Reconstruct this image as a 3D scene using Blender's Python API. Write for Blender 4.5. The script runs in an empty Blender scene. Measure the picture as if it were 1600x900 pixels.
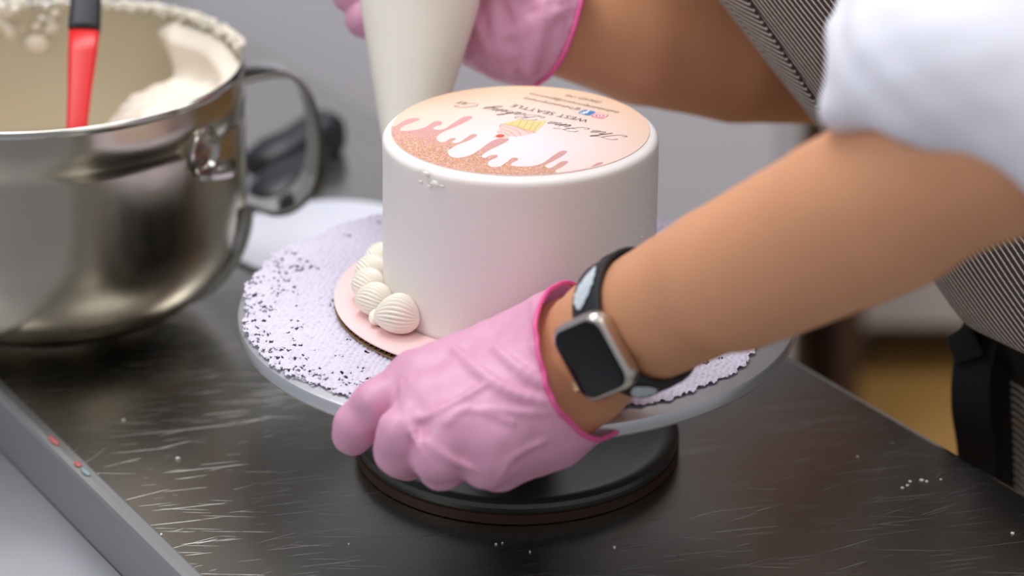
import bpy, bmesh, math, random
import numpy as np
from mathutils import Vector, Matrix
random.seed(4)
np.random.seed(4)
SC = bpy.context.scene
COL = SC.collection
PI = math.pi

# ------------------------------------------------------------------ camera
TH = math.radians(23.7)
CAM = Vector((-0.0028, -1.2784, 1.5587))
FOC = 4000.0
FW = Vector((0, math.cos(TH), -math.sin(TH)))
UP = Vector((0, math.sin(TH), math.cos(TH)))
cd = bpy.data.cameras.new('camera')
cam = bpy.data.objects.new('camera', cd)
COL.objects.link(cam)
cam.location = CAM
cam.rotation_euler = (PI / 2 - TH, 0, 0)
cd.sensor_width = 36
cd.lens = 36 * FOC / 1600
cd.clip_start = 0.05
cd.dof.use_dof = True
cd.dof.focus_distance = 1.335
cd.dof.aperture_fstop = 3.8
SC.camera = cam

# ------------------------------------------------------------------ light
SC.view_settings.view_transform = 'Standard'
SC.view_settings.look = 'None'
SC.view_settings.gamma = 1
SC.view_settings.exposure = 0.0
w = bpy.data.worlds.new('world')
SC.world = w
w.use_nodes = True
w.node_tree.nodes['Background'].inputs[0].default_value = (0.80, 0.83, 0.90, 1)
w.node_tree.nodes['Background'].inputs[1].default_value = 0.43


def area(name, loc, target, size, sizey, power, col):
    l = bpy.data.lights.new(name, 'AREA')
    l.shape = 'RECTANGLE'
    l.size = size
    l.size_y = sizey
    l.energy = power
    l.color = col
    o = bpy.data.objects.new(name, l)
    COL.objects.link(o)
    o.location = loc
    o.rotation_euler = (Vector(target) - Vector(loc)).to_track_quat('-Z', 'Y').to_euler()
    return o


area('unseen_overhead_light', (-0.5, 0.35, 2.7), (0, 0, 0.95), 1.2, 0.6, 18, (0.97, 0.97, 1.0))
area('unseen_overhead_light', (-1.7, -0.9, 2.6), (0, 0, 1.0), 1.2, 0.9, 15, (0.95, 0.96, 1.0))
area('unseen_overhead_light', (1.3, -1.6, 2.6), (0.1, 0, 1.0), 1.2, 0.6, 4, (1.0, 0.96, 0.9))


area('unseen_overhead_light', (0.55, -0.5, 2.6), (0.2, -0.15, 1.1), 0.9, 0.6, 5, (0.98, 0.98, 1.0))  # added fill above the near sleeve and forearm, no fixture known there
area('unseen_overhead_light', (0.3, 1.1, 2.7), (0.2, 1.8, 0.9), 1.2, 0.5, 30, (0.97, 0.98, 1.0))  # added fill to brighten the refrigerator and background


def P(px, py, d):
    return CAM + d * (FW + Vector(((px - 800) / FOC, 0, 0)) + UP * ((450 - py) / FOC))


def on_z(px, py, z):
    r = FW + Vector(((px - 800) / FOC, 0, 0)) + UP * ((450 - py) / FOC)
    return CAM + r * ((z - CAM.z) / r.z)


ZC = 0.9      # counter top
ZP = 0.988    # turntable plate top


# ------------------------------------------------------------------ materials
def s2l(c):
    return tuple((x / 255 / 12.92) if x / 255 <= 0.04045 else ((x / 255 + 0.055) / 1.055) ** 2.4 for x in c)


def mat(name, col, rough=0.5, metal=0.0, var=0.06, scale=30, bump=0.0, bscale=200, bdist=0.001, sss=0.0, sssr=(1, .4, .25),
        coat=0.0, trans=0.0, spec=0.5, stretch=(1, 1, 1), rvar=0.0, aniso=0.0, ssscale=0.01, detail=4, sheen=0.0):
    m = bpy.data.materials.new(name)
    m.use_nodes = True
    nt = m.node_tree
    N = nt.nodes
    L = nt.links
    b = N['Principled BSDF']
    tc = N.new('ShaderNodeTexCoord')
    mp = N.new('ShaderNodeMapping')
    mp.inputs['Scale'].default_value = stretch
    L.new(tc.outputs['Object'], mp.inputs[0])
    nz = N.new('ShaderNodeTexNoise')
    nz.inputs['Scale'].default_value = scale
    nz.inputs['Detail'].default_value = detail
    L.new(mp.outputs[0], nz.inputs['Vector'])
    c = s2l(col)
    mx = N.new('ShaderNodeMix')
    mx.data_type = 'RGBA'
    mx.inputs[6].default_value = (*[x * (1 - var) for x in c], 1)
    mx.inputs[7].default_value = (*[min(1, x * (1 + var)) for x in c], 1)
    L.new(nz.outputs[0], mx.inputs[0])
    L.new(mx.outputs[2], b.inputs['Base Color'])
    b.inputs['Roughness'].default_value = rough
    b.inputs['Metallic'].default_value = metal
    b.inputs['Specular IOR Level'].default_value = spec
    b.inputs['Coat Weight'].default_value = coat
    b.inputs['Transmission Weight'].default_value = trans
    b.inputs['Anisotropic'].default_value = aniso
    b.inputs['Sheen Weight'].default_value = sheen
    if sss:
        b.inputs['Subsurface Weight'].default_value = sss
        b.inputs['Subsurface Radius'].default_value = sssr
        b.inputs['Subsurface Scale'].default_value = ssscale
    if rvar:
        mr = N.new('ShaderNodeMapRange')
        mr.inputs[3].default_value = max(0.02, rough - rvar)
        mr.inputs[4].default_value = rough + rvar
        L.new(nz.outputs[0], mr.inputs[0])
        L.new(mr.outputs[0], b.inputs['Roughness'])
    if bump:
        n2 = N.new('ShaderNodeTexNoise')
        n2.inputs['Scale'].default_value = bscale
        n2.inputs['Detail'].default_value = 5
        L.new(mp.outputs[0], n2.inputs['Vector'])
        bp = N.new('ShaderNodeBump')
        bp.inputs['Strength'].default_value = bump
        bp.inputs['Distance'].default_value = bdist
        L.new(n2.outputs[0], bp.inputs['Height'])
        L.new(bp.outputs[0], b.inputs['Normal'])
    return m


def counter_mat():
    m = mat('scratched_steel', (176, 173, 166), 0.27, 1.0, 0.25, 3.0, rvar=0.07)
    nt = m.node_tree
    N, L = nt.nodes, nt.links
    b = N['Principled BSDF']
    tc = N.new('ShaderNodeTexCoord')
    acc = None
    for ang, sx, sc, th in ((0.22, 0.022, 620, 0.665), (-0.05, 0.02, 700, 0.68), (1.1, 0.04, 420, 0.75), (0.5, 0.03, 800, 0.70)):
        mp = N.new('ShaderNodeMapping')
        mp.inputs['Rotation'].default_value = (0, 0, -ang)
        L.new(tc.outputs['Object'], mp.inputs[0])
        m2 = N.new('ShaderNodeMapping')
        m2.inputs['Scale'].default_value = (sx, 1, 1)
        L.new(mp.outputs[0], m2.inputs[0])
        nz = N.new('ShaderNodeTexNoise')
        nz.inputs['Scale'].default_value = sc
        nz.inputs['Detail'].default_value = 2
        L.new(m2.outputs[0], nz.inputs['Vector'])
        mr = N.new('ShaderNodeMapRange')
        mr.inputs[1].default_value = th
        mr.inputs[2].default_value = th + 0.05
        L.new(nz.outputs[0], mr.inputs[0])
        if acc is None:
            acc = mr.outputs[0]
        else:
            mm = N.new('ShaderNodeMath')
            mm.operation = 'MAXIMUM'
            L.new(acc, mm.inputs[0])
            L.new(mr.outputs[0], mm.inputs[1])
            acc = mm.outputs[0]
    src = b.inputs['Base Color'].links[0].from_socket
    mx = N.new('ShaderNodeMix')
    mx.data_type = 'RGBA'
    L.new(acc, mx.inputs[0])
    L.new(src, mx.inputs[6])
    mx.inputs[7].default_value = (0.50, 0.49, 0.47, 1)
    L.new(mx.outputs[2], b.inputs['Base Color'])
    bp = N.new('ShaderNodeBump')
    bp.inputs['Strength'].default_value = 0.25
    bp.inputs['Distance'].default_value = 0.0004
    L.new(acc, bp.inputs['Height'])
    L.new(bp.outputs[0], b.inputs['Normal'])
    rs = b.inputs['Roughness'].links[0].from_socket
    ad = N.new('ShaderNodeMath')
    ad.operation = 'MULTIPLY_ADD'
    L.new(acc, ad.inputs[0])
    ad.inputs[1].default_value = 0.12
    L.new(rs, ad.inputs[2])
    L.new(ad.outputs[0], b.inputs['Roughness'])
    return m


def stripe_mat(name, axis, pitch, dark, light, duty=0.3):
    """woven pinstripe, driven by the cloth's own UV in metres"""
    m = mat(name, dark, 0.9, 0, 0.1, 400, sheen=0.1)
    nt = m.node_tree
    N, L = nt.nodes, nt.links
    b = N['Principled BSDF']
    uv = N.new('ShaderNodeUVMap')
    sp = N.new('ShaderNodeSeparateXYZ')
    L.new(uv.outputs[0], sp.inputs[0])
    nz = N.new('ShaderNodeTexNoise')
    nz.inputs['Scale'].default_value = 900
    L.new(uv.outputs[0], nz.inputs['Vector'])
    a = N.new('ShaderNodeMath')
    a.operation = 'MULTIPLY_ADD'
    L.new(nz.outputs[0], a.inputs[0])
    a.inputs[1].default_value = pitch * 0.25
    L.new(sp.outputs[axis], a.inputs[2])
    d = N.new('ShaderNodeMath')
    d.operation = 'DIVIDE'
    L.new(a.outputs[0], d.inputs[0])
    d.inputs[1].default_value = pitch
    f = N.new('ShaderNodeMath')
    f.operation = 'FRACT'
    L.new(d.outputs[0], f.inputs[0])
    g = N.new('ShaderNodeMath')
    g.operation = 'LESS_THAN'
    L.new(f.outputs[0], g.inputs[0])
    g.inputs[1].default_value = duty
    src = b.inputs['Base Color'].links[0].from_socket
    mx = N.new('ShaderNodeMix')
    mx.data_type = 'RGBA'
    L.new(g.outputs[0], mx.inputs[0])
    L.new(src, mx.inputs[6])
    mx.inputs[7].default_value = (*s2l(light), 1)
    L.new(mx.outputs[2], b.inputs['Base Color'])
    bp = N.new('ShaderNodeBump')
    bp.inputs['Strength'].default_value = 0.4
    bp.inputs['Distance'].default_value = 0.0005
    L.new(g.outputs[0], bp.inputs['Height'])
    L.new(bp.outputs[0], b.inputs['Normal'])
    return m


M = {}
M['counter'] = counter_mat()
M['steel'] = mat('brushed_steel', (184, 176, 160), 0.20, 1.0, 0.08, 6, bump=0.05, bscale=60, stretch=(1, 1, 14), rvar=0.04)
M['steel_band'] = mat('polished_steel', (190, 186, 178), 0.14, 1.0, 0.05, 20)
M['steel_in'] = mat('filmed_steel', (200, 192, 172), 0.40, 0.65, 0.1, 12)
M['alu'] = mat('turntable_aluminium', (205, 205, 208), 0.34, 0.75, 0.04, 50, rvar=0.04)
M['lip'] = mat('counter_lip_steel', (164, 164, 164), 0.42, 0.85, 0.08, 12)
M['bench'] = mat('bench_steel', (176, 177, 182), 0.45, 0.7, 0.12, 6)
M['base'] = mat('grey_hammered_base', (74, 74, 72), 0.36, 0.6, 0.12, 260, bump=0.15, bscale=900, bdist=0.0004)
M['rubber'] = mat('brown_rubber', (52, 26, 12), 0.55, 0, 0.1, 60)
M['mat'] = mat('lilac_foam_liner', (214, 207, 222), 0.85, 0, 0.05, 300, sss=0.1)
M['frost'] = mat('white_buttercream', (238, 230, 224), 0.48, 0, 0.02, 14, bump=0.35, bscale=55, bdist=0.0010, sss=0.3, sssr=(1, .7, .5), ssscale=0.006)
M['icing'] = mat('ivory_icing', (250, 240, 224), 0.42, 0, 0.02, 60, sss=0.3, sssr=(1, .75, .5), ssscale=0.004)
M['bowlfrost'] = mat('whipped_frosting', (238, 226, 208), 0.5, 0, 0.04, 40, bump=0.3, bscale=120, bdist=0.002, sss=0.2, ssscale=0.006)
M['bag'] = mat('filled_piping_bag', (246, 240, 226), 0.30, 0, 0.02, 12, bump=0.1, bscale=30, bdist=0.002, sss=0.35, sssr=(1, .8, .6), ssscale=0.02, coat=0.3)
M['pinkboard'] = mat('pink_board_paper', (248, 210, 208), 0.7, 0, 0.02, 80)
M['kraft'] = mat('brown_corrugated_card', (150, 118, 82), 0.9, 0, 0.15, 200)
M['skin'] = mat('skin', (216, 154, 114), 0.50, 0, 0.08, 14, bump=0.25, bscale=900, bdist=0.0003, sss=0.35, sssr=(1, .35, .18), ssscale=0.008)
M['glove'] = mat('pink_nitrile_glove', (232, 158, 188), 0.45, 0, 0.08, 30, bump=0.3, bscale=700, bdist=0.0003, sss=0.3, sssr=(1, .5, .7), ssscale=0.006)
M['gloveedge'] = mat('rolled_glove_cuff', (236, 92, 158), 0.4, 0, 0.06, 60, sss=0.1)
M['shirt'] = mat('white_cotton', (226, 225, 234), 0.9, 0, 0.03, 40, bump=0.3, bscale=500, bdist=0.0005, sheen=0.2)
M['black'] = mat('black_cloth', (20, 18, 18), 0.9, 0, 0.2, 200)
M['apron'] = stripe_mat('apron_pinstripe', 0, 0.0040, (62, 54, 54), (208, 194, 176), 0.32)
M['apronband'] = stripe_mat('apron_cross_stripe', 1, 0.0046, (72, 64, 62), (218, 206, 190), 0.32)
M['blackplastic'] = mat('black_plastic', (20, 22, 26), 0.45, 0, 0.15, 40)
M['red'] = mat('red_silicone', (214, 22, 22), 0.38, 0, 0.05, 30, sss=0.05)
M['whiteplastic'] = mat('white_plastic', (226, 226, 236), 0.4, 0, 0.02, 20)
M['watch'] = mat('watch_aluminium', (214, 206, 198), 0.28, 1.0, 0.03, 60)
M['glass'] = mat('watch_glass', (4, 4, 7), 0.08, 0, 0.1, 10, spec=0.25)
M['strap'] = mat('black_silicone_strap', (30, 34, 38), 0.5, 0, 0.1, 60)
M['feather'] = mat('feather_print', (204, 214, 220), 0.6, 0, 0.35, 500)
M['gold'] = mat('gold_crown', (212, 190, 150), 0.3, 1.0, 0.05, 50)
M['wall'] = mat('grey_wall_paint', (150, 152, 158), 0.75, 0, 0.03, 4)
M['wallup_unseen'] = mat('unseen_dark_upper_wall', (62, 60, 58), 0.5, 0.6, 0.1, 5)  # unseen upper wall, dark so the steel worktop mirrors a dark tone
M['fridge'] = mat('appliance_enamel', (205, 206, 214), 0.45, 0, 0.02, 4)
M['floor'] = mat('amber_floor', (158, 118, 62), 0.5, 0, 0.12, 5, stretch=(1, 6, 1))
M['cab'] = mat('white_cabinet', (196, 190, 188), 0.5, 0, 0.03, 6)
M['darkbrown'] = mat('dark_brown', (62, 40, 24), 0.6, 0, 0.15, 12)  # shade of the gap beside the refrigerator; the hair uses it too
M['crumb'] = mat('sugar_crumb', (235, 232, 226), 0.6, 0, 0.05, 60)
M['ink'] = mat('black_edible_ink', (52, 44, 40), 0.6, 0, 0.05, 60)
M['inkgrey'] = mat('grey_edible_ink', (110, 96, 84), 0.6, 0, 0.05, 60)
M['drip'] = mat('drip_print', (224, 172, 166), 0.55, 0, 0.03, 60)
M['wrapper'] = mat('cupcake_wrapper_print', (226, 204, 138), 0.6, 0, 0.05, 60)
M['wrapline'] = mat('wrapper_line_print', (212, 186, 118), 0.6, 0, 0.05, 60)
M['swirl'] = mat('cupcake_icing_print', (246, 200, 190), 0.6, 0, 0.05, 60)
M['swirl2'] = mat('cupcake_icing_shade_print', (232, 168, 156), 0.6, 0, 0.05, 60)
M['cherry'] = mat('cherry_print', (204, 84, 66), 0.6, 0, 0.1, 60)
M['blue'] = mat('blue_icon_print', (66, 124, 180), 0.6, 0, 0.05, 60)
M['white'] = mat('white_icon_print', (246, 244, 248), 0.6, 0, 0.01, 60)
M['insta'] = mat('magenta_icon_print', (226, 96, 128), 0.6, 0, 0.3, 60)
M['instay'] = mat('orange_icon_print', (240, 150, 90), 0.6, 0, 0.1, 60)
M['redmark'] = mat('red_reflection', (176, 96, 90), 0.5, 0, 0.1, 60)
M['tealmark'] = mat('teal_reflection', (130, 150, 152), 0.5, 0, 0.1, 60)

# printed sugar sheet: peach outside fading to pale pink (print, own coordinates)
def sheet_mat():
    m = mat('printed_sugar_sheet', (246, 222, 214), 0.55, 0, 0.01, 60)
    N, L = m.node_tree.nodes, m.node_tree.links
    b = N['Principled BSDF']
    tc = N.new('ShaderNodeTexCoord')
    g = N.new('ShaderNodeMapping')
    g.inputs['Location'].default_value = (0.012, -0.028, 0)
    L.new(tc.outputs['Object'], g.inputs[0])
    ln = N.new('ShaderNodeVectorMath')
    ln.operation = 'LENGTH'
    L.new(g.outputs[0], ln.inputs[0])
    mr = N.new('ShaderNodeMapRange')
    mr.inputs[1].default_value = 0.012
    mr.inputs[2].default_value = 0.092
    L.new(ln.outputs['Value'], mr.inputs[0])
    cr = N.new('ShaderNodeValToRGB')
    cr.color_ramp.elements[0].color = (*s2l((242, 226, 230)), 1)
    cr.color_ramp.elements[1].color = (*s2l((236, 194, 162)), 1)
    e = cr.color_ramp.elements.new(0.5)
    e.color = (*s2l((240, 212, 200)), 1)
    L.new(mr.outputs[0], cr.inputs[0])
    L.new(cr.outputs[0], b.inputs['Base Color'])
    return m


def glitter_mat():
    m = mat('glitter_print', (222, 172, 150), 0.5, 0, 0.01, 60)
    N, L = m.node_tree.nodes, m.node_tree.links
    b = N['Principled BSDF']
    tc = N.new('ShaderNodeTexCoord')
    vo = N.new('ShaderNodeTexVoronoi')
    vo.inputs['Scale'].default_value = 1500
    L.new(tc.outputs['Object'], vo.inputs['Vector'])
    cr = N.new('ShaderNodeValToRGB')
    els = cr.color_ramp.elements
    els[0].color = (*s2l((176, 118, 96)), 1)
    els[1].color = (*s2l((250, 214, 200)), 1)
    for p, c in ((0.3, (206, 150, 128)), (0.55, (216, 166, 104)), (0.8, (212, 152, 148))):
        e = els.new(p)
        e.color = (*s2l(c), 1)
    sp = N.new('ShaderNodeSeparateColor')
    L.new(vo.outputs['Color'], sp.inputs[0])
    L.new(sp.outputs[0], cr.inputs[0])
    # fade from plain pink near the drips to gold glitter at the rim
    s2 = N.new('ShaderNodeSeparateXYZ')
    L.new(tc.outputs['Object'], s2.inputs[0])
    nz = N.new('ShaderNodeTexNoise')
    nz.inputs['Scale'].default_value = 160
    L.new(tc.outputs['Object'], nz.inputs['Vector'])
    ma = N.new('ShaderNodeMath')
    ma.operation = 'MULTIPLY_ADD'
    L.new(nz.outputs[0], ma.inputs[0])
    ma.inputs[1].default_value = 0.03
    L.new(s2.outputs[1], ma.inputs[2])
    mr = N.new('ShaderNodeMapRange')
    mr.inputs[1].default_value = 0.044
    mr.inputs[2].default_value = 0.062
    L.new(ma.outputs[0], mr.inputs[0])
    mx = N.new('ShaderNodeMix')
    mx.data_type = 'RGBA'
    L.new(mr.outputs[0], mx.inputs[0])
    mx.inputs[6].default_value = (*s2l((212, 156, 152)), 1)
    L.new(cr.outputs[0], mx.inputs[7])
    L.new(mx.outputs[2], b.inputs['Base Color'])
    return m


M['sheet'] = sheet_mat()
M['glitter'] = glitter_mat()


# ------------------------------------------------------------------ object helpers
def link(name, me, m, parent=None, smooth=True):
    o = bpy.data.objects.new(name, me)
    COL.objects.link(o)
    if m is not None:
        for k in (m if isinstance(m, (list, tuple)) else [m]):
            me.materials.append(k)
    if smooth:
        me.polygons.foreach_set('use_smooth', [True] * len(me.polygons))
    if parent is not None:
        o.parent = parent
    return o


def empty(name, loc, label, cat, group=None):
    o = bpy.data.objects.new(name, None)
    o.empty_display_size = 0.05
    COL.objects.link(o)
    o.location = loc
    tag(o, label, cat, group)
    return o


def tag(o, label=None, cat=None, group=None, kind=None):
    if label: o['label'] = label
    if cat: o['category'] = cat
    if group: o['group'] = group
    if kind: o['kind'] = kind
    return o


def mesh(name, v, f):
    me = bpy.data.meshes.new(name)
    me.from_pydata([tuple(x) for x in v], [], [tuple(int(i) for i in q) for q in f])
    me.update()
    return me


def local(v, parent):
    """world points -> coordinates of an unrotated parent"""
    return [Vector(p) - Vector(parent.location) for p in v]


def pobj(name, v, f, m, parent=None, smooth=True):
    if parent is not None:
        q = parent
        off = Vector((0, 0, 0))
        while q is not None:
            off += Vector(q.location)
            q = q.parent
        v = [Vector(p) - off for p in v]
    return link(name, mesh(name, v, f), m, parent, smooth)


def autosmooth(o, ang=35):
    me = o.data
    bm = bmesh.new()
    bm.from_mesh(me)
    for e in bm.edges:
        if len(e.link_faces) == 2 and e.calc_face_angle(0) > math.radians(ang):
            e.smooth = False
    bm.to_mesh(me)
    bm.free()
    return o


def lathe(prof, n=96, centre=(0, 0, 0), noise=None):
    """prof: (r, z) list bottom to top; closes at r=0"""
    v, f, rows = [], [], []
    for (r, z) in prof:
        if r < 1e-6:
            rows.append([len(v)])
            v.append((centre[0], centre[1], centre[2] + z))
        else:
            row = []
            for k in range(n):
                a = 2 * PI * k / n
                rr = r
                zz = z
                if noise: rr, zz = noise(a, r, z)
                row.append(len(v))
                v.append((centre[0] + rr * math.cos(a), centre[1] + rr * math.sin(a), centre[2] + zz))
            rows.append(row)
    for a, b in zip(rows, rows[1:]):
        for k in range(n):
            k2 = (k + 1) % n
            if len(a) == 1 and len(b) == 1: continue
            if len(a) == 1: f.append((a[0], b[k2], b[k]))
            elif len(b) == 1: f.append((a[k], a[k2], b[0]))
            else: f.append((a[k], a[k2], b[k2], b[k]))
    return v, f


def box(c, s, rz=0.0, bev=0.0, seg=2):
    bm = bmesh.new()
    bmesh.ops.create_cube(bm, size=1)
    for v in bm.verts: v.co = Vector((v.co.x * s[0], v.co.y * s[1], v.co.z * s[2]))
    if bev: bmesh.ops.bevel(bm, geom=bm.edges[:], offset=bev, segments=seg, affect='EDGES', profile=0.5)
    bmesh.ops.transform(bm, matrix=Matrix.Translation(Vector(c)) @ Matrix.Rotation(rz, 4, 'Z'), verts=bm.verts)
    v = [x.co.copy() for x in bm.verts]
    bm.verts.index_update()
    f = [[x.index for x in q.verts] for q in bm.faces]
    bm.free()
    return v, f


def join(*parts):
    V, Fc = [], []
    for v, f in parts:
        o = len(V)
        V += list(v)
        Fc += [tuple(i + o for i in q) for q in f]
    return V, Fc


def catmull(pts, n=8, closed=False):
    pts = [Vector(p) for p in pts]
    out = []
    m = len(pts)
    rng = range(m if closed else m - 1)
    for i in rng:
        if closed: a, b, c, d = pts[(i - 1) % m], pts[i], pts[(i + 1) % m], pts[(i + 2) % m]
        else: a, b, c, d = pts[max(i - 1, 0)], pts[i], pts[i + 1], pts[min(i + 2, m - 1)]
        for k in range(n):
            t = k / n
            out.append(0.5 * ((2 * b) + (c - a) * t + (2 * a - 5 * b + 4 * c - d) * t * t + (3 * b - a - 3 * c + d) * t ** 3))
    if not closed: out.append(pts[-1].copy())
    return out


def tube(pts, rad, n=10, closed=False, flat=None):
    """rad: number or list; flat=(wide, thin, wide_dir) makes a strap section"""
    m = len(pts)
    v, f = [], []
    prev = None
    for i, p in enumerate(pts):
        if closed: t = (pts[(i + 1) % m] - pts[i - 1]).normalized()
        else: t = (pts[min(i + 1, m - 1)] - pts[max(i - 1, 0)]).normalized()
        if flat:
            x = Vector(flat[2])
            x = (x - t * x.dot(t)).normalized()
        else:
            x = prev if prev is not None else (Vector((0, 0, 1)) if abs(t.z) < 0.9 else Vector((1, 0, 0)))
            x = (x - t * x.dot(t)).normalized()
        prev = x
        y = t.cross(x)
        r = rad[i] if isinstance(rad, (list, tuple)) else rad
        for k in range(n):
            a = 2 * PI * k / n
            if flat:
                ca, sa = math.cos(a), math.sin(a)
                e = 0.35
                q = x * (flat[0] * math.copysign(abs(ca) ** e, ca)) + y * (flat[1] * math.copysign(abs(sa) ** e, sa))
                v.append(p + q)
            else:
                v.append(p + (x * math.cos(a) + y * math.sin(a)) * r)
    for i in range(m if closed else m - 1):
        for k in range(n):
            a, b = i * n, ((i + 1) % m) * n
            f.append((a + k, a + (k + 1) % n, b + (k + 1) % n, b + k))
    if not closed:
        f.append(tuple(range(n - 1, -1, -1)))
        f.append(tuple((m - 1) * n + k for k in range(n)))
    return v, f


# ------------------------------------------------------------------ implicit surfaces (for bodies, gloves, cloth, cream)
def seg(p, a, b, ra, rb):
    a = np.asarray(a, float)
    b = np.asarray(b, float)
    ab = b - a
    t = np.clip(((p - a) @ ab) / (ab @ ab), 0, 1)
    d = p - a - t[:, None] * ab
    return np.sqrt((d * d).sum(1)) - (ra + (rb - ra) * t)


def smin(a, b, k):
    h = np.maximum(k - np.abs(a - b), 0) / k
    return np.minimum(a, b) - h * h * k * 0.25


def chain(p, pts, k):
    """pts: (Vector, r) list"""
    d = None
    for (a, ra), (b, rb) in zip(pts, pts[1:]):
        s = seg(p, a, b, ra, rb)
        d = s if d is None else smin(d, s, min(k, 0.012))
    return d


def waves(p, s, seed=0):
    r = np.random.RandomState(seed)
    o = 0
    for i in range(6):
        w_ = r.randn(3) * s
        o = o + np.sin(p @ w_ + r.rand() * 6.28 + 1.3 * np.sin(p @ (r.randn(3) * s * 0.6)))
    return o / 6


def nets(f, lo, hi, h, it=3):
    lo = np.asarray(lo, float)
    n = np.ceil((np.asarray(hi, float) - lo) / h).astype(int) + 1
    X = [lo[i] + h * np.arange(n[i]) for i in range(3)]
    val = np.empty(n, np.float64)
    yz = np.stack(np.meshgrid(X[1], X[2], indexing='ij'), -1).reshape(-1, 2)
    step = max(1, 400000 // len(yz))
    for i in range(0, n[0], step):
        xs = X[0][i:i + step]
        pts = np.empty((len(xs), len(yz), 3))
        pts[:, :, 0] = xs[:, None]
        pts[:, :, 1:] = yz[None]
        val[i:i + step] = f(pts.reshape(-1, 3)).reshape(len(xs), n[1], n[2])
    s = val < 0
    cnt = np.zeros(n - 1, np.int8)
    for dx in (0, 1):
        for dy in (0, 1):
            for dz in (0, 1):
                cnt += s[dx:n[0] - 1 + dx, dy:n[1] - 1 + dy, dz:n[2] - 1 + dz]
    act = (cnt > 0) & (cnt < 8)
    idx = -np.ones(n - 1, np.int64)
    cells = np.argwhere(act)
    idx[act] = np.arange(len(cells))
    acc = np.zeros((len(cells), 3))
    num = np.zeros(len(cells))
    cor = [(a, b, c) for a in (0, 1) for b in (0, 1) for c in (0, 1)]
    for i, a in enumerate(cor):
        for b in cor[i + 1:]:
            if sum(abs(u - v_) for u, v_ in zip(a, b)) != 1: continue
            va = val[cells[:, 0] + a[0], cells[:, 1] + a[1], cells[:, 2] + a[2]]
            vb = val[cells[:, 0] + b[0], cells[:, 1] + b[1], cells[:, 2] + b[2]]
            x = (va < 0) != (vb < 0)
            t = np.where(x, va / np.where(x, va - vb, 1), 0)
            pt = np.array(a)[None] + t[:, None] * (np.array(b) - np.array(a))[None]
            acc[x] += pt[x]
            num[x] += 1
    V = lo + h * (cells + acc / num[:, None])
    for _ in range(it):
        d = f(V)
        e = h * 0.25
        g = np.stack([f(V + np.eye(3)[k] * e) - f(V - np.eye(3)[k] * e) for k in range(3)], 1) / (2 * e)
        V = V - np.clip(d / np.maximum((g * g).sum(1), 0.05), -h * .5, h * .5)[:, None] * g
    Q = []
    for ax in range(3):
        sl = [slice(1, -1)] * 3
        a = s[tuple(slice(0, -1) if k == ax else slice(1, -1) for k in range(3))]
        b = s[tuple(slice(1, None) if k == ax else slice(1, -1) for k in range(3))]
        e = np.argwhere(a != b)
        sg = a[tuple(e.T)]
        e = e + np.array([0 if k == ax else 1 for k in range(3)])
        u, v_ = (ax + 1) % 3, (ax + 2) % 3
        du = np.eye(3, dtype=int)[u]
        dv = np.eye(3, dtype=int)[v_]
        q = [idx[tuple((e - du - dv).T)], idx[tuple((e - dv).T)], idx[tuple(e.T)], idx[tuple((e - du).T)]]
        q = np.stack(q, 1)
        q[~sg] = q[~sg][:, ::-1]
        Q.append(q)
    return V, np.concatenate(Q)


def cut(V, Q, keep):
    k = keep(V)
    q = Q[k[Q].all(1)]
    used = np.unique(q)
    mp = -np.ones(len(V), np.int64)
    mp[used] = np.arange(len(used))
    return V[used], mp[q]


def ray_hit(f, o, d, t0, t1, n=60):
    """first crossing along o + t d"""
    o = np.array(o)
    d = np.array(d)
    ts = np.linspace(t0, t1, n)
    v = f(o + ts[:, None] * d)
    for i in range(n - 1):
        if (v[i] > 0) != (v[i + 1] > 0):
            a, b = ts[i], ts[i + 1]
            for _ in range(12):
                m = (a + b) / 2
                if (f(o[None] + m * d)[0] > 0) == (v[i] > 0): a = m
                else: b = m
            return Vector(o + a * d)
    return None


def pix_hit(f, px, py, d0=0.9, d1=1.8):
    r = P(px, py, 1.0) - CAM
    return ray_hit(f, CAM, r, d0, d1, 240)


# =================================================================== STRUCTURE
DV = Vector((-0.5335, 0.8458, 0))        # along the counter
NV = Vector((0.8458, 0.5335, 0))         # across the counter, towards the baker
e0 = on_z(1240, 560, ZC)                 # a point on the baker's edge
l0 = on_z(0, 607, ZC)                    # a point on the near edge
sE = e0.dot(NV)
sL = l0.dot(NV)


def cs(a, s, z): return DV * a + NV * s + Vector((0, 0, z))


def extrude_profile(prof, a0, a1):
    """prof: closed (s, z) list, extruded along the counter"""
    n = len(prof)
    v = [cs(a0, s, z) for s, z in prof] + [cs(a1, s, z) for s, z in prof]
    f = [(i, (i + 1) % n, n + (i + 1) % n, n + i) for i in range(n)]
    f += [tuple(range(n - 1, -1, -1)), tuple(range(n, 2 * n))]
    return v, f


# floor, walls
v, f = box((0.3, 0.9, -0.05), (6.4, 6.4, 0.1))
o = pobj('floor', v, f, M['floor'], None, False)
tag(o, 'amber brown floor beyond the steel counter', 'floor', kind='structure')
v, f = box((0.3, 4.0, 0.6), (6.4, 0.1, 1.2))
o = pobj('wall_back', v, f, M['wall'], None, False)
tag(o, 'pale grey wall at the back of the room', 'wall', kind='structure')
v, f = box((0.3, 4.0, 2.6), (6.4, 0.1, 2.8))  # out of view, added to keep the worktop's reflection dark
o = pobj('wall_back_upper_unseen', v, f, M['wallup_unseen'], None, False)
tag(o, 'unseen dark upper wall added for the worktop to reflect', 'wall', kind='structure')

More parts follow.
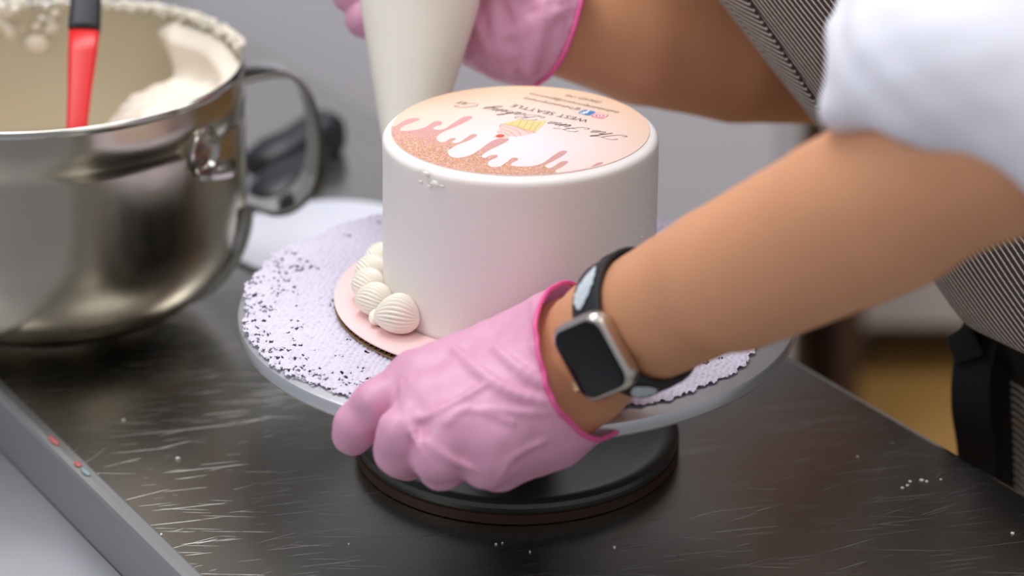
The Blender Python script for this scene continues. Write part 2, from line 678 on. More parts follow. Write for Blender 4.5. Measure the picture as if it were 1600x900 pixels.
# counter: worktop with rounded edge, marine lip, legs
ctr = empty('counter', cs(0.2, (sE + sL) / 2, 0.0), 'scratched dark stainless steel worktable under the cake turntable', 'counter')
prof = [(sE - 0.004, ZC + 0.0005), (sE, ZC - 0.001), (sE + 0.002, ZC - 0.005), (sE + 0.001, ZC - 0.045), (sE - 0.02, ZC - 0.045), (sE - 0.02, ZC - 0.03),
        (sL + 0.02, ZC - 0.03), (sL + 0.003, ZC - 0.03), (sL + 0.003, ZC)]
v, f = extrude_profile(prof, -1.1, 1.5)
o = pobj('worktop', v, f, M['counter'], ctr, False)
prof = [(sL - 0.006, ZC - 0.001), (sL - 0.005, ZC + 0.001), (sL - 0.002, ZC + 0.002), (sL + 0.003, ZC + 0.0015), (sL + 0.0045, ZC + 0.0003), (sL + 0.0045, ZC - 0.004), (sL, ZC - 0.004), (sL, ZC - 0.042), (sL - 0.006, ZC - 0.042)]
v, f = extrude_profile(prof, -1.1, 1.5)
o = pobj('front_lip', v, f, M['lip'], ctr, False)
o['label'] = 'pale steel lip along the near edge'
for a in (-0.9, 1.35):
    for s in (sE - 0.06, sL + 0.06):
        c = cs(a, s, 0)
        v, f = lathe([(0, 0), (0.028, 0), (0.028, 0.03), (0.019, 0.05), (0.019, ZC - 0.03), (0, ZC - 0.03)], 16, c)
        autosmooth(pobj('leg', v, f, M['lip'], ctr))

# lower steel bench in front (near left corner)
bn = empty('side_bench', cs(-0.2, sL - 0.2, 0), 'lighter lower steel bench across the bottom left corner of the view', 'bench')
zb = ZC - 0.036
v, f = extrude_profile([(sL - 0.0065, zb), (sL - 0.6, zb), (sL - 0.6, zb - 0.03), (sL - 0.0065, zb - 0.03)], -1.1, 1.3)
pobj('bench_top', v, f, M['bench'], bn, False)
for a in (-0.9, 1.2):
    for s in (sL - 0.05, sL - 0.55):
        c = cs(a, s, 0)
        v, f = lathe([(0, 0), (0.022, 0), (0.018, 0.02), (0.018, zb - 0.03), (0, zb - 0.03)], 14, c)
        autosmooth(pobj('leg', v, f, M['lip'], bn))
for (px, py, m, lb, ln) in ((77, 690, 'redmark', 'small red reflection painted on the counter lip near the bottom left', 0.007), (110, 728, 'redmark', 'fainter painted red reflection next to the teal one on the counter lip', 0.004), (128, 738, 'tealmark', 'painted teal reflection on the pale counter lip', 0.006)):
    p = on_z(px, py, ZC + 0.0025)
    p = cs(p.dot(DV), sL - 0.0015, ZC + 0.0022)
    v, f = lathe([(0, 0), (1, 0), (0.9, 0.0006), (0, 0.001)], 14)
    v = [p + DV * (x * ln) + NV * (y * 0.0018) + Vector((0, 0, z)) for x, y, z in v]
    tag(pobj('reflection_mark', v, f, M[m], None), lb, 'painted reflection')  # coloured reflections on the lip, put in as small solid marks

# light grey appliance behind, with door panel, base and feet
ap = empty('refrigerator', (-0.55, 2.0, 0), 'tall pale grey refrigerator filling the blurred background', 'refrigerator')
# right side placed at the pixel column of its edge
xr = P(1262, 560, 0).x
dd = 3.0
yR = 1.55
k = ((yR - CAM.y)) / (FW.y)
xR = (1274 - 800) / FOC * ((Vector((0, yR, 0.9)) - CAM).dot(FW))
v, f = box((xR - 1.0, yR + 0.35, 0.79), (2.0, 0.7, 1.42), 0, 0.01)
pobj('cabinet_body', v, f, M['fridge'], ap, False)
for i, x in enumerate((xR - 0.51, xR - 1.49)):
    v, f = box((x, yR - 0.012, 0.80), (0.965, 0.024, 1.34), 0, 0.008)
    d = pobj('door', v, f, M['fridge'], ap, False)
    v, f = tube([Vector((x + (0.43 if i else -0.47), yR - 0.06, 1.15)), Vector((x + (0.43 if i else -0.47), yR - 0.06, 1.40))], 0.01, 12)
    autosmooth(pobj('handle', v, f, M['steel_band'], d))
for x in (xR - 0.08, xR - 1.92):
    for y in (yR + 0.06, yR + 0.62):
        v, f = lathe([(0, 0), (0.03, 0), (0.03, 0.02), (0.02, 0.03), (0.02, 0.085), (0, 0.085)], 14, (x, y, 0))
        pobj('foot', v, f, M['blackplastic'], ap)

# white cabinet on castors, far right background
c0 = P(1300, 480, 1.0) - CAM
def far(px, py, y):
    r = P(px, py, 1.0) - CAM
    return CAM + r * ((y - CAM.y) / r.y)
yc = 1.95
q0, q1 = far(1318, 515, yc), far(1500, 515, yc)
zb2 = q0.z
cb = empty('storage_cabinet', ((q0.x + q1.x) / 2 + 0.1, yc + 0.25, 0), 'blurred white cabinet on black castors behind the forearm', 'cabinet')
v, f = box(((q0.x + q1.x) / 2 + 0.2, yc + 0.25, zb2 + 0.4), (q1.x - q0.x + 0.4, 0.5, 0.8), 0, 0.01)
pobj('cabinet_body', v, f, M['cab'], cb, False)
for x in (q0.x + 0.03, q1.x + 0.3):
    for y in (yc + 0.06, yc + 0.42):
        v, f = lathe([(0, -0.013), (0.024, -0.013), (0.03, -0.008), (0.03, 0.008), (0.024, 0.013), (0, 0.013)], 20)
        v = [Vector((x + z_, y + x_, 0.03 + y_)) for x_, y_, z_ in v]
        w1 = pobj('castor', v, f, M['blackplastic'], cb)
        v, f = box((x, y, zb2 / 2 + 0.028), (0.034, 0.03, max(0.02, zb2 - 0.05)), 0, 0.002)
        pobj('castor_fork', v, f, M['lip'], w1, False)
q = far(1296, 520, 1.85)
v, f = box((q.x + 0.0, 1.85, 0.2), (0.03, 0.4, 0.4), 0, 0.003)  # dark slab in place of the shaded gap beside the refrigerator
tag(pobj('shade_panel', v, f, M['darkbrown'], None, False), 'dark brown upright panel standing in for shade between refrigerator and white cabinet', 'board')

# =================================================================== TURNTABLE
tt = empty('cake_turntable', (0, 0, ZC), 'round aluminium cake turntable with a wide grey base', 'turntable')
prof = [(0, ZP - 0.0095), (0.1485, ZP - 0.0095), (0.1515, ZP - 0.0085), (0.1525, ZP - 0.007), (0.1525, ZP - 0.002), (0.1518, ZP - 0.0006), (0.150, ZP), (0, ZP)]
v, f = lathe([(r, z) for r, z in prof], 180)
autosmooth(pobj('plate', v, f, M['alu'], tt), 30)
R = 0.0905
zb = ZC
prof = [(0, zb + 0.0085), (0.018, zb + 0.0085), (R - 0.016, zb + 0.0105), (R - 0.009, zb + 0.0128), (R - 0.004, zb + 0.0135), (R - 0.001, zb + 0.0122), (R, zb + 0.010), (R - 0.001, zb + 0.0065), (0, zb + 0.0065)][::-1]
v, f = lathe(prof, 160)
autosmooth(pobj('base', v, f, M['base'], tt), 40)
prof = [(0, zb), (R - 0.003, zb), (R, zb + 0.0008), (R, zb + 0.0062), (R - 0.002, zb + 0.0067), (0, zb + 0.0067)]
v, f = lathe(prof, 160)
o = autosmooth(pobj('rubber_foot', v, f, M['rubber'], tt), 40)
o['label'] = 'dark brown rubber ring under the base'
prof = [(0, zb + 0.009), (0.03, zb + 0.009), (0.022, zb + 0.016), (0.018, zb + 0.03), (0.018, ZP - 0.02), (0.03, ZP - 0.0135), (0.05, ZP - 0.0095), (0, ZP - 0.0095)]
v, f = lathe(prof, 48)
autosmooth(pobj('column', v, f, M['base'], tt), 40)

# non-slip liner: pebbled open mesh cloth with a ragged cut edge
h = 0.00066
MC = Vector((-0.0025, 0.003))
RM = 0.1515
n = int(2 * RM / h) + 1
xs = -RM + h * np.arange(n)
X, Y = np.meshgrid(xs, xs, indexing='ij')
pts = np.stack([X.ravel(), Y.ravel(), 0 * X.ravel()], 1)
wx = X + 0.0006 * waves(pts, 260, 1).reshape(X.shape)
wy = Y + 0.0006 * waves(pts, 260, 2).reshape(X.shape)
ca, sa = math.cos(0.35), math.sin(0.35)
ux, uy = wx * ca + wy * sa, -wx * sa + wy * ca
px_, py_ = 0.0037, 0.0030
gx, gy = ux / px_, uy / py_
f1 = np.full(X.shape, 9.0)
f2 = np.full(X.shape, 9.0)
JR = np.random.RandomState(5).rand(128, 128, 3)
hj = np.zeros(X.shape)
for dy_ in (-1, 0, 1):
    jy = np.floor(gy).astype(int) + dy_
    sh_ = 0.5 * (jy % 2)
    for dx_ in (-1, 0, 1):
        jx = np.floor(gx - sh_).astype(int) + dx_
        J = JR[jx % 128, jy % 128]
        d_ = np.hypot((gx - (jx + sh_ + 0.5 + 0.75 * (J[..., 0] - .5))) * 1.0, (gy - (jy + 0.5 + 0.75 * (J[..., 1] - .5))) * 0.95)
        nw = d_ < f1
        f2 = np.where(nw, f1, np.minimum(f2, d_))
        hj = np.where(nw, J[..., 2], hj)
        f1 = np.where(nw, d_, f1)
H = np.clip((f2 - f1) * 1.6, 0, 1) ** 0.7 * (0.6 + 0.45 * hj)
ang = np.arctan2(Y, X)
edge = RM - 0.0030 + 0.0016 * np.sin(7 * ang + 1) + 0.0012 * np.sin(17 * ang) + 0.0008 * np.sin(61 * ang) + 0.0006 * np.sin(113 * ang + 2) - 0.003 * np.clip(np.cos(ang + 0.6), 0, 1)
RR = np.sqrt(X ** 2 + Y ** 2)
hole = (f2 - f1 < 0.13) & (f1 > 0.5) & (hj + 0.32 * np.clip((np.hypot(X, Y) - 0.115) / 0.03, 0, 1) * (X * -0.8 - Y * 0.6 > 0.06) > 0.975)
keepv = (RR < edge) & ~hole
curl = 0.0025 * np.clip((RR - edge + 0.02) / 0.02, 0, 1) * np.clip(waves(pts, 70, 5).reshape(X.shape), 0, 1)
Z = ZP + 0.0008 + 0.0018 * H + curl
Z[(RR < 0.098)] -= 0.0
idm = -np.ones(X.shape, int)
idm[keepv] = np.arange(keepv.sum())
V = np.stack([X[keepv] + MC.x, Y[keepv] + MC.y, Z[keepv]], 1)
q = np.stack([idm[:-1, :-1], idm[1:, :-1], idm[1:, 1:], idm[:-1, 1:]], -1).reshape(-1, 4)
q = q[(q >= 0).all(1)]
used = np.unique(q)
mp_ = -np.ones(len(V), int)
mp_[used] = np.arange(len(used))
ml = pobj('non_slip_mat', V[used], mp_[q], M['mat'], None)
tag(ml, 'white pebbled non-slip liner with ragged edge lying on the turntable', 'mat')

# =================================================================== CAKE BOARD
CX, CY = 0.0015, 0.0
zbrd = ZP + 0.0026
brd = empty('cake_board', (CX, CY, zbrd), 'round pink corrugated cardboard under the cake', 'cake board')
RB = 0.1012
v, f = lathe([(0, zbrd + 0.0033), (RB, zbrd + 0.0033), (RB, zbrd + 0.0040), (0, zbrd + 0.0040)], 160, (CX, CY, 0))
o = autosmooth(pobj('top_sheet', v, f, M['pinkboard'], brd))
o['label'] = 'pink paper face'
v, f = lathe([(0, zbrd), (RB, zbrd), (RB, zbrd + 0.0006), (0, zbrd + 0.0006)], 160, (CX, CY, 0))
o = autosmooth(pobj('bottom_sheet', v, f, M['kraft'], brd))
o['label'] = 'brown paper underside'
v, f = [], []
nf = 72
for i in range(nf * 4 + 1):
    x = -RB + 2 * RB * i / (nf * 4)
    z = zbrd + 0.00195 + 0.0013 * math.sin(i * PI / 2)
    y = math.sqrt(max(0, (RB - 0.0006) ** 2 - x * x))
    v += [(CX + x, CY - y, z), (CX + x, CY + y, z)]
    if i: f.append((2 * i - 2, 2 * i, 2 * i + 1, 2 * i - 1))
o = pobj('corrugated_layer', v, f, M['kraft'], brd)
o['label'] = 'brown fluted card edge'

# =================================================================== CAKE
zk = zbrd + 0.004
ZT = ZP + 0.100
ck = empty('cake', (CX, CY, zk), 'tall round white buttercream cake with a printed pink top', 'cake')
RC = 0.0735
prof = [(0, zk), (RC + 0.001, zk), (RC + 0.0012, zk + 0.003)]
for i in range(1, 30):
    prof.append((RC + 0.0006 - 0.0006 * i / 30, zk + 0.003 + (ZT - 0.006 - zk - 0.003) * i / 30))
for i in range(0, 9):
    a = PI / 2 * i / 8
    prof.append((RC - 0.0036 + 0.0036 * math.cos(a), ZT - 0.0036 + 0.0036 * math.sin(a)))
prof += [(RC - 0.007, ZT), (RC - 0.02, ZT), (0, ZT)]


def cnoise(a, r, z):
    q = 0.0003 * math.sin(3 * a + z * 60) + 0.00008 * math.sin(11 * a + z * 40)
    k = 1.0 if r > RC - 0.008 else 0.0
    # trowel scrape along the upper rim, left of the front
    dn = math.exp(-((a - math.radians(228)) / 0.05) ** 2 - ((z - (ZT - 0.004)) / 0.004) ** 2) * 0.0016
    dn += math.exp(-((a - math.radians(236)) / 0.03) ** 2 - ((z - (ZT - 0.008)) / 0.003) ** 2) * -0.001
    bk = math.exp(-((a - math.radians(122)) / 0.35) ** 2) * 0.0016 if r > RC - 0.006 and z > ZT - 0.012 else 0
    return r + (q - dn + bk) * k, z


v, f = lathe(prof, 256, (CX, CY, 0), cnoise)
pobj('frosting', v, f, M['frost'], ck)
# small flecks of stray cream left on the side
v_, f_ = [], []
for (a, zz, s) in ((229, ZT - 0.002, 0.0016), (234, ZT - 0.006, 0.0022), (237, ZT - 0.0065, 0.0014), (231, ZT - 0.0085, 0.001), (226, ZT - 0.0075, 0.0008), (330, ZT - 0.045, 0.0007), (326, ZT - 0.05, 0.0009), (328, ZT - 0.04, 0.0006)):
    a = math.radians(a)
    c = Vector((CX + (RC + 0.0003) * math.cos(a), CY + (RC + 0.0003) * math.sin(a), zz))
    bm = bmesh.new()
    bmesh.ops.create_icosphere(bm, subdivisions=2, radius=s)
    for q in bm.verts: q.co = Vector((q.co.x * 1.5 * (1 + 0.4 * math.sin(q.co.z * 4000)), q.co.y * 0.6, q.co.z * 0.8))
    bmesh.ops.rotate(bm, verts=bm.verts, cent=(0, 0, 0), matrix=Matrix.Rotation(a + PI / 2, 3, 'Z'))
    bm.verts.index_update()
    v_, f_ = join((v_, f_), ([q.co + c for q in bm.verts], [[x.index for x in q.verts] for q in bm.faces]))
    bm.free()
o = pobj('frosting_flecks', v_, f_, M['icing'], ck)
o['kind'] = 'stuff'

# ---- printed sheet: design frame = flat disc, rotated on the cake
SCX, SCY, SR = 0.0016, 0.0040, 0.0688
ZS = ZT + 0.0005
tdir = (on_z(705, 160, ZS) - on_z(985, 218, ZS))
tdir.z = 0
tdir.normalize()
udir = Vector((-tdir.y, tdir.x, 0))
sheet_rot = math.atan2(tdir.y, tdir.x)
v, f = lathe([(0, -0.0006), (SR, -0.0006), (SR, 0), (0, 0.0)], 160)
sheet = link('printed_topper', mesh('printed_topper', v, f), M['sheet'], ck)
autosmooth(sheet)
sheet.location = Vector((SCX, SCY, ZS)) - ck.location
sheet.rotation_euler = (0, 0, sheet_rot)
sheet['label'] = 'round peach and pink sugar sheet printed with a bakery logo'


def D4(cx, cy):
    """measured place (in the 4th detail view) -> sheet coordinates"""
    w_ = on_z(580 + cx / 3.478, 120 + cy / 3.478, ZS) - Vector((SCX, SCY, ZS))
    return Vector((w_.dot(tdir), w_.dot(udir), 0))


def flat(name, polys, m, z):
    v_, f_ = [], []
    for p in polys:
        o_ = len(v_)
        v_ += [(q[0], q[1], z * 0.3) for q in p]
        f_.append(tuple(range(o_, o_ + len(p))))
    me = mesh(name, v_, f_)
    o_ = link(name, me, m, sheet, False)
    bm = bmesh.new()
    bm.from_mesh(me)
    bmesh.ops.triangulate(bm, faces=bm.faces[:], ngon_method='EAR_CLIP')
    for fc in bm.faces:
        if fc.normal.z < 0: fc.normal_flip()
    bm.to_mesh(me)
    bm.free()
    return o_


# drips
dr = [(128, 270), (180, 238), (225, 225), (258, 226), (262, 234), (215, 252), (172, 270), (156, 287), (170, 295), (230, 290), (290, 275), (320, 256), (345, 243), (372, 240), (386, 250), (378, 262), (350, 270), (336, 283), (362, 288),
      (400, 282), (430, 262), (480, 230), (510, 216), (542, 214), (550, 222), (520, 242), (450, 275), (390, 300), (360, 322), (357, 342), (378, 355), (405, 352), (425, 338), (448, 333), (462, 338), (440, 352), (445, 360), (480, 356), (510, 335), (545, 313), (568, 312), (574, 320), (540, 342), (480, 365),
      (430, 392), (416, 412), (436, 436), (480, 440), (540, 425), (590, 395), (640, 358), (690, 336), (735, 334), (748, 342), (720, 362), (670, 385), (620, 412), (600, 432), (618, 441), (645, 428), (672, 423), (688, 428), (680, 440), (645, 455), (633, 474),
      (655, 490), (700, 486), (735, 464), (762, 443), (790, 440), (798, 450), (772, 466), (758, 480), (800, 488), (870, 486), (930, 470), (980, 435), (1025, 406), (1055, 402), (1062, 413), (1015, 445), (955, 475), (945, 488), (975, 496), (1005, 478), (1035, 460), (1062, 458), (1070, 466), (1040, 488), (1002, 508), (1010, 522), (1050, 522), (1090, 512), (1140, 510),
      (1180, 498), (1220, 472), (1250, 463), (1260, 470), (1225, 492), (1190, 506)]
dp = [D4(*p) for p in dr]
dp = catmull(dp, 3)
a0 = math.atan2(dp[-1].y, dp[-1].x)
a1 = math.atan2(dp[0].y, dp[0].x)
Rr = SR - 0.0002
dp = [p if p.length < Rr - 0.0006 else p.normalized() * (Rr - 0.0006) for p in dp]
if a1 < a0:
    lo, hi = a1, a0
else:
    lo, hi = a1 - 2 * PI, a0
if hi - lo > 1.5 * PI or hi - lo < 0: pass
arc = []
m_ = 60
dth = (a1 - a0)
# go the way that passes the design's top (+y side = towards the camera)
cand = [dth, dth - 2 * PI if dth > 0 else dth + 2 * PI]
best = max(cand, key=lambda t: math.sin(a0 + t / 2))
for i in range(m_ + 1):
    a = a0 + best * i / m_
    arc.append(Vector((Rr * math.cos(a), Rr * math.sin(a), 0)))
o = flat('drip_print', [dp + arc], M['glitter'], 0.00012)
o['label'] = 'dusky pink glitter drips along one side of the print'


def ribbon(pts, wmin, wmax, pen=Vector((0.8, 0.6, 0))):
    ps = catmull(pts, 7)
    L_, R_ = [], []
    polys = []
    quads = []
    for i, p in enumerate(ps):
        t = (ps[min(i + 1, len(ps) - 1)] - ps[max(i - 1, 0)])
        if t.length < 1e-9: t = Vector((1, 0, 0))
        t.normalize()
        n_ = Vector((-t.y, t.x, 0))
        k = abs(t.dot(Vector((0.35, 0.94, 0)))) ** 2
        w_ = (wmin + (wmax - wmin) * k) / 2
        L_.append(p + n_ * w_)
        R_.append(p - n_ * w_)
    for i in range(len(ps) - 1):
        quads.append([L_[i], R_[i], R_[i + 1], L_[i + 1]])
    return quads


G = {
    'T': ([[(-.3, 1.6), (-.2, 2.1), (.3, 2.25), (.9, 2.05), (1.5, 2.0), (1.9, 2.3)], [(1.0, 2.05), (.95, 1.3), (.7, .5), (.3, 0), (-.1, .05), (-.15, .4), (.1, .5)]], 1.35),
    'h': ([[(0, 0), (.3, 1.2), (.6, 2.1), (.5, 2.35), (.33, 2.0), (.2, 1.0), (.08, 0), (.2, .6), (.5, 1), (.66, .85), (.6, .2), (.8, 0), (1.05, .3)]], 1.0),
    'e': ([[(0, .3), (.4, .5), (.55, .8), (.38, 1), (.12, .7), (.1, .2), (.35, 0), (.8, .35)]], .75),
    'F': ([[(-.2, 1.6), (-.1, 2.1), (.4, 2.25), (1.0, 2.05), (1.5, 2.0), (1.9, 2.3)], [(1.0, 2.05), (.95, 1.3), (.7, .5), (.3, 0), (-.15, .05), (-.25, .4), (0, .55)], [(.4, 1.1), (.9, 1.15), (1.4, 1.3)]], 1.5),
    'i': ([[(0, .3), (.25, 1), (.2, .2), (.35, 0), (.6, .3)], [(.36, 1.45), (.42, 1.5)]], .55),
    'n': ([[(0, .3), (.2, 1), (.15, 0), (.3, .6), (.58, 1), (.68, .8), (.62, .15), (.78, 0), (1.0, .3)]], .95),
    'B': ([[(.75, 2.1), (.65, 1.2), (.4, .3), (.05, 0), (-.3, .2), (-.2, .6)], [(-.4, 1.3), (-.3, 1.9), (.3, 2.35), (1.1, 2.35), (1.45, 1.9), (1.1, 1.35), (.55, 1.15), (1.15, 1.1), (1.4, .6), (1.0, .05), (.4, -.05), (.1, .3)]], 1.7),
    'a': ([[(.6, .9), (.3, 1), (.05, .6), (.1, .1), (.3, 0), (.55, .5), (.65, 1), (.6, .2), (.72, 0), (.95, .3)]], .9),
    'k': ([[(0, 0), (.3, 1.2), (.6, 2.1), (.5, 2.35), (.33, 2.0), (.2, 1.0), (.05, 0), (.2, .6), (.6, 1), (.66, .78), (.28, .55), (.6, .1), (.78, 0), (1.0, .3)]], .95),
    'g': ([[(.6, .9), (.3, 1), (.05, .6), (.1, .1), (.3, 0), (.55, .5), (.65, 1), (.55, 0), (.35, -.85), (.05, -.95), (.05, -.5), (.9, .35)]], .9),
    'C': ([[(1.1, 1.7), (1.35, 2.0), (1.1, 2.3), (.55, 2.1), (.05, 1.3), (.0, .5), (.4, 0), (1.0, .1), (1.5, .6), (1.3, 1.0), (.9, .8)]], 1.5),
    'o': ([[(.4, 1), (.05, .6), (.12, .05), (.42, .05), (.58, .55), (.4, 1), (.5, .85), (.8, .85)]], .75),
    '.': ([[(.0, .0), (.08, .06)]], .3),
}
# words: (text, start point, end point on the baseline in detail view 4)
def D5(x, y): return ((x / 5 + 120) * 3.478, (y / 5 + 10) * 3.478)
words = [('The', D5(1395, 412), D5(1150, 366)), ('Fine', D5(1095, 352), D5(812, 298)), ('Baking', D5(745, 262), D5(310, 182)), ('Co.', D5(255, 168), D5(85, 140))]
quads = []
for wd, a, b in words:
    A_, B_ = D4(*a), D4(*b)
    tot = sum(G[c][1] for c in wd)
    s = (B_ - A_).length / tot
    ax = (B_ - A_).normalized()
    ay = Vector((-ax.y, ax.x, 0))
    hy = 0.0041
    x0 = 0
    for c in wd:
        for st in G[c][0]:
            pts = [A_ + ax * ((x0 + p[0]) * s + p[1] * hy * 0.55) + ay * (p[1] * hy) for p in st]
            thick = 0.0009 if c in '.i' and len(st) == 2 else None
            quads += ribbon(pts, thick or 0.00020, thick or 0.00058)
        x0 += G[c][1]
flat('script_lettering', quads, M['ink'], 0.00035)


def text_mesh(txt, a, b, height, m, name, z=0.00035):
    A_, B_ = D4(*a), D4(*b)
    cu = bpy.data.curves.new('t', 'FONT')
    cu.body = txt
    cu.resolution_u = 3
    o_ = bpy.data.objects.new('t', cu)
    COL.objects.link(o_)
    bpy.context.view_layer.update()
    me = bpy.data.meshes.new_from_object(o_.evaluated_get(bpy.context.evaluated_depsgraph_get()))
    bpy.data.objects.remove(o_)
    co = [v_.co.copy() for v_ in me.vertices]
    x0, x1 = min(c.x for c in co), max(c.x for c in co)
    ax = (B_ - A_)
    L_ = ax.length
    ax.normalize()
    ay = Vector((-ax.y, ax.x, 0))
    sx = L_ / (x1 - x0)
    sy = height / 0.69
    for v_, c in zip(me.vertices, co):
        v_.co = A_ + ax * ((c.x - x0) * sx) + ay * (c.y * sy) + Vector((0, 0, z * 0.3))
    me.name = name
    return link(name, me, m, sheet, False)


text_mesh('WEST SEATTLE', (1189, 236), (776, 149), 0.0046, M['ink'], 'place_lettering')
text_mesh('@Thefinebakingcompany', (1141, 174), (833, 112), 0.0032, M['inkgrey'], 'handle_lettering')
text_mesh('thefinebakingcompany@gmail.com', (1353, 191), (868, 88), 0.0032, M['inkgrey'], 'email_lettering')
text_mesh('(206)423-1745', (1254, 136), (1066, 96), 0.0032, M['inkgrey'], 'phone_lettering')


def rrect(c, ax, w_, h_, r, n=5):
    ay = Vector((-ax.y, ax.x, 0))
    out = []
    for (sx, sy, a0_) in ((1, 1, 0), (-1, 1, 90), (-1, -1, 180), (1, -1, 270)):
        for i in range(n + 1):
            a = math.radians(a0_ + 90 * i / n)
            x = sx * (w_ / 2 - r) + r * math.cos(a)
            y = sy * (h_ / 2 - r) + r * math.sin(a)
            out.append(c + ax * x + ay * y)
    return out


iax = (D4(775, 152) - D4(1190, 245)).normalized()
iay = Vector((-iax.y, iax.x, 0))
c = D4(1172, 195)
flat('social_icon', [rrect(c, iax, 0.0078, 0.0078, 0.0018)], M['blue'], 0.00025)['label'] = 'blue rounded square icon with a white letter f'
q = [c + iax * x * 0.0011 + iay * y * 0.0011 for x, y in ((0, -3.2), (1.1, -3.2), (1.1, -.2), (2.2, -.2), (2.4, .8), (1.1, .8), (1.1, 1.5), (1.5, 2), (2.4, 2), (2.4, 3), (1, 3), (0, 2), (0, .8), (-.9, .8), (-.9, -.2), (0, -.2))]
flat('icon_letter', [q], M['white'], 0.0005)
c = D4(1243, 212)
flat('social_icon', [rrect(c, iax, 0.0078, 0.0078, 0.0020)], M['insta'], 0.00025)['label'] = 'magenta and orange camera outline icon'
flat('icon_tint', [rrect(c - iay * 0.0026, iax, 0.0070, 0.0022, 0.001)], M['instay'], 0.0004)
ring = []
def annulus(c, r0, r1, n=20):
    out = []
    for i in range(n):
        a, b = 2 * PI * i / n, 2 * PI * (i + 1) / n
        d1, d2 = Vector((math.cos(a), math.sin(a), 0)), Vector((math.cos(b), math.sin(b), 0))
        out.append([c + d1 * r0, c + d1 * r1, c + d2 * r1, c + d2 * r0])
    return out
o1 = rrect(c, iax, 0.0062, 0.0062, 0.0018)
o2 = rrect(c, iax, 0.0050, 0.0050, 0.0013)
quads = [[o1[i], o1[(i + 1) % len(o1)], o2[(i + 1) % len(o1)], o2[i]] for i in range(len(o1))] + annulus(c, 0.0009, 0.0015)
flat('camera_outline', quads, M['white'], 0.0005)

# cupcake
w4 = [D4(*p) for p in ((722, 254), (760, 244), (806, 232), (860, 236), (912, 240), (955, 238), (935, 262), (893, 298), (860, 292), (820, 277), (780, 268))]
flat('cupcake_wrapper', [w4], M['wrapper'], 0.00022)
qs = []
for (a, b) in (((770, 247), (756, 262)), ((815, 240), (795, 270)), ((850, 243), (828, 278)), ((885, 245), (860, 288)), ((920, 246), (885, 290))):
    A_, B_ = D4(*a), D4(*b)
    n_ = (B_ - A_).normalized()
    n_ = Vector((-n_.y, n_.x, 0)) * 0.0004
    qs.append([A_ - n_, B_ - n_, B_ + n_, A_ + n_])
qs += ribbon([D4(*p) for p in ((722, 256), (760, 266), (790, 270), (820, 281), (860, 292), (893, 300))], 0.0012, 0.0016)
flat('wrapper_pleats', qs, M['wrapline'], 0.0003)
sw = [D4(*p) for p in ((722, 258), (704, 260), (698, 275), (706, 282), (690, 290), (680, 300), (690, 308), (676, 318), (662, 330), (690, 332), (735, 336), (752, 322), (790, 326), (800, 318), (840, 318), (860, 310), (888, 305), (893, 300), (860, 292), (820, 280), (780, 270))]
flat('cupcake_icing', [catmull(sw, 3, True)], M['swirl'], 0.00022)
qs = []
for st in (((712, 266), (760, 280), (800, 300), (812, 322)), ((700, 283), (745, 295), (785, 324)), ((690, 300), (725, 305), (748, 322)), ((780, 275), (830, 292), (862, 308)), ((722, 258), (704, 262), (700, 276)), ((820, 284), (850, 296), (888, 303))):
    qs += ribbon([D4(*p) for p in st], 0.0007, 0.0012)
flat('icing_swirls', qs, M['swirl2'], 0.0003)
c = D4(701, 322)
flat('cherry', [[c + Vector((math.cos(a) * 0.0022, math.sin(a) * 0.0026, 0)) for a in [2 * PI * i / 20 for i in range(20)]]], M['cherry'], 0.00038)


# ---- piped shells round the foot of the cake
def shell(cx, cy, cz, L_, W_, H_, yaw, nrib=26):
    """ridged teardrop of piped icing"""
    nu, nv = 40, nrib * 6
    v_, f_ = [], []
    for i in range(nu + 1):
        u = i / nu
        r = math.sin(PI * u ** 0.9) ** 0.55 * (1 - 0.12 * u)
        x = (u - 0.42) * L_
        for k in range(nv):
            a = 2 * PI * k / nv
            rb = 1 + 0.085 * (abs(math.cos(a * nrib / 2 + 0.25 * math.sin(u * 6))) * 2 - 1) * min(1, 8 * r)
            y = W_ / 2 * r * math.cos(a) * rb
            z = H_ / 2 * r * math.sin(a) * rb
            z += 0.10 * H_ * math.sin(PI * u)
            z = max(z, -H_ * 0.42)
            v_.append((x, y, z + H_ * 0.42))
    for i in range(nu):
        for k in range(nv):
            f_.append((i * nv + k, i * nv + (k + 1) % nv, (i + 1) * nv + (k + 1) % nv, (i + 1) * nv + k))
    f_.append(tuple(range(nv - 1, -1, -1)))
    f_.append(tuple(nu * nv + k for k in range(nv)))
    R_ = Matrix.Rotation(yaw, 3, 'Z')
    return [Vector((cx, cy, cz)) + R_ @ Vector(p) for p in v_], f_


for (deg, L_, W_, H_, dy, dr_, lab) in ((219, .025, .0225, .021, 1.0, .0035, 'largest and nearest ridged shell of white icing'), (201, .023, .019, .018, .9, .0045, 'second piped shell from the front'), (187.0, .022, .018, .018, .75, .0045, 'third piped shell'), (174, .022, .018, .018, .6, .0040, 'fourth piped shell'), (161, .022, .018, .018, .6, .0035, 'piped shell half hidden by the cake side')):
    a = math.radians(deg)
    r_ = RC + dr_ + 0.004
    # ribs run round the dome, the tail points along the border
    v, f = shell(CX + r_ * math.cos(a), CY + r_ * math.sin(a), zk - 0.0002, L_, W_, H_, a - math.radians(52))
    pobj('piped_shell', v, f, M['icing'], ck)['label'] = lab
a = math.radians(209)
v, f = shell(CX + (RC + 0.0125) * math.cos(a), CY + (RC + 0.0125) * math.sin(a), zk - 0.0002, .010, .010, .009, a + 0.4, 12)
pobj('piped_shell', v, f, M['icing'], ck)['label'] = 'tiny bead of icing between the two nearest shells'

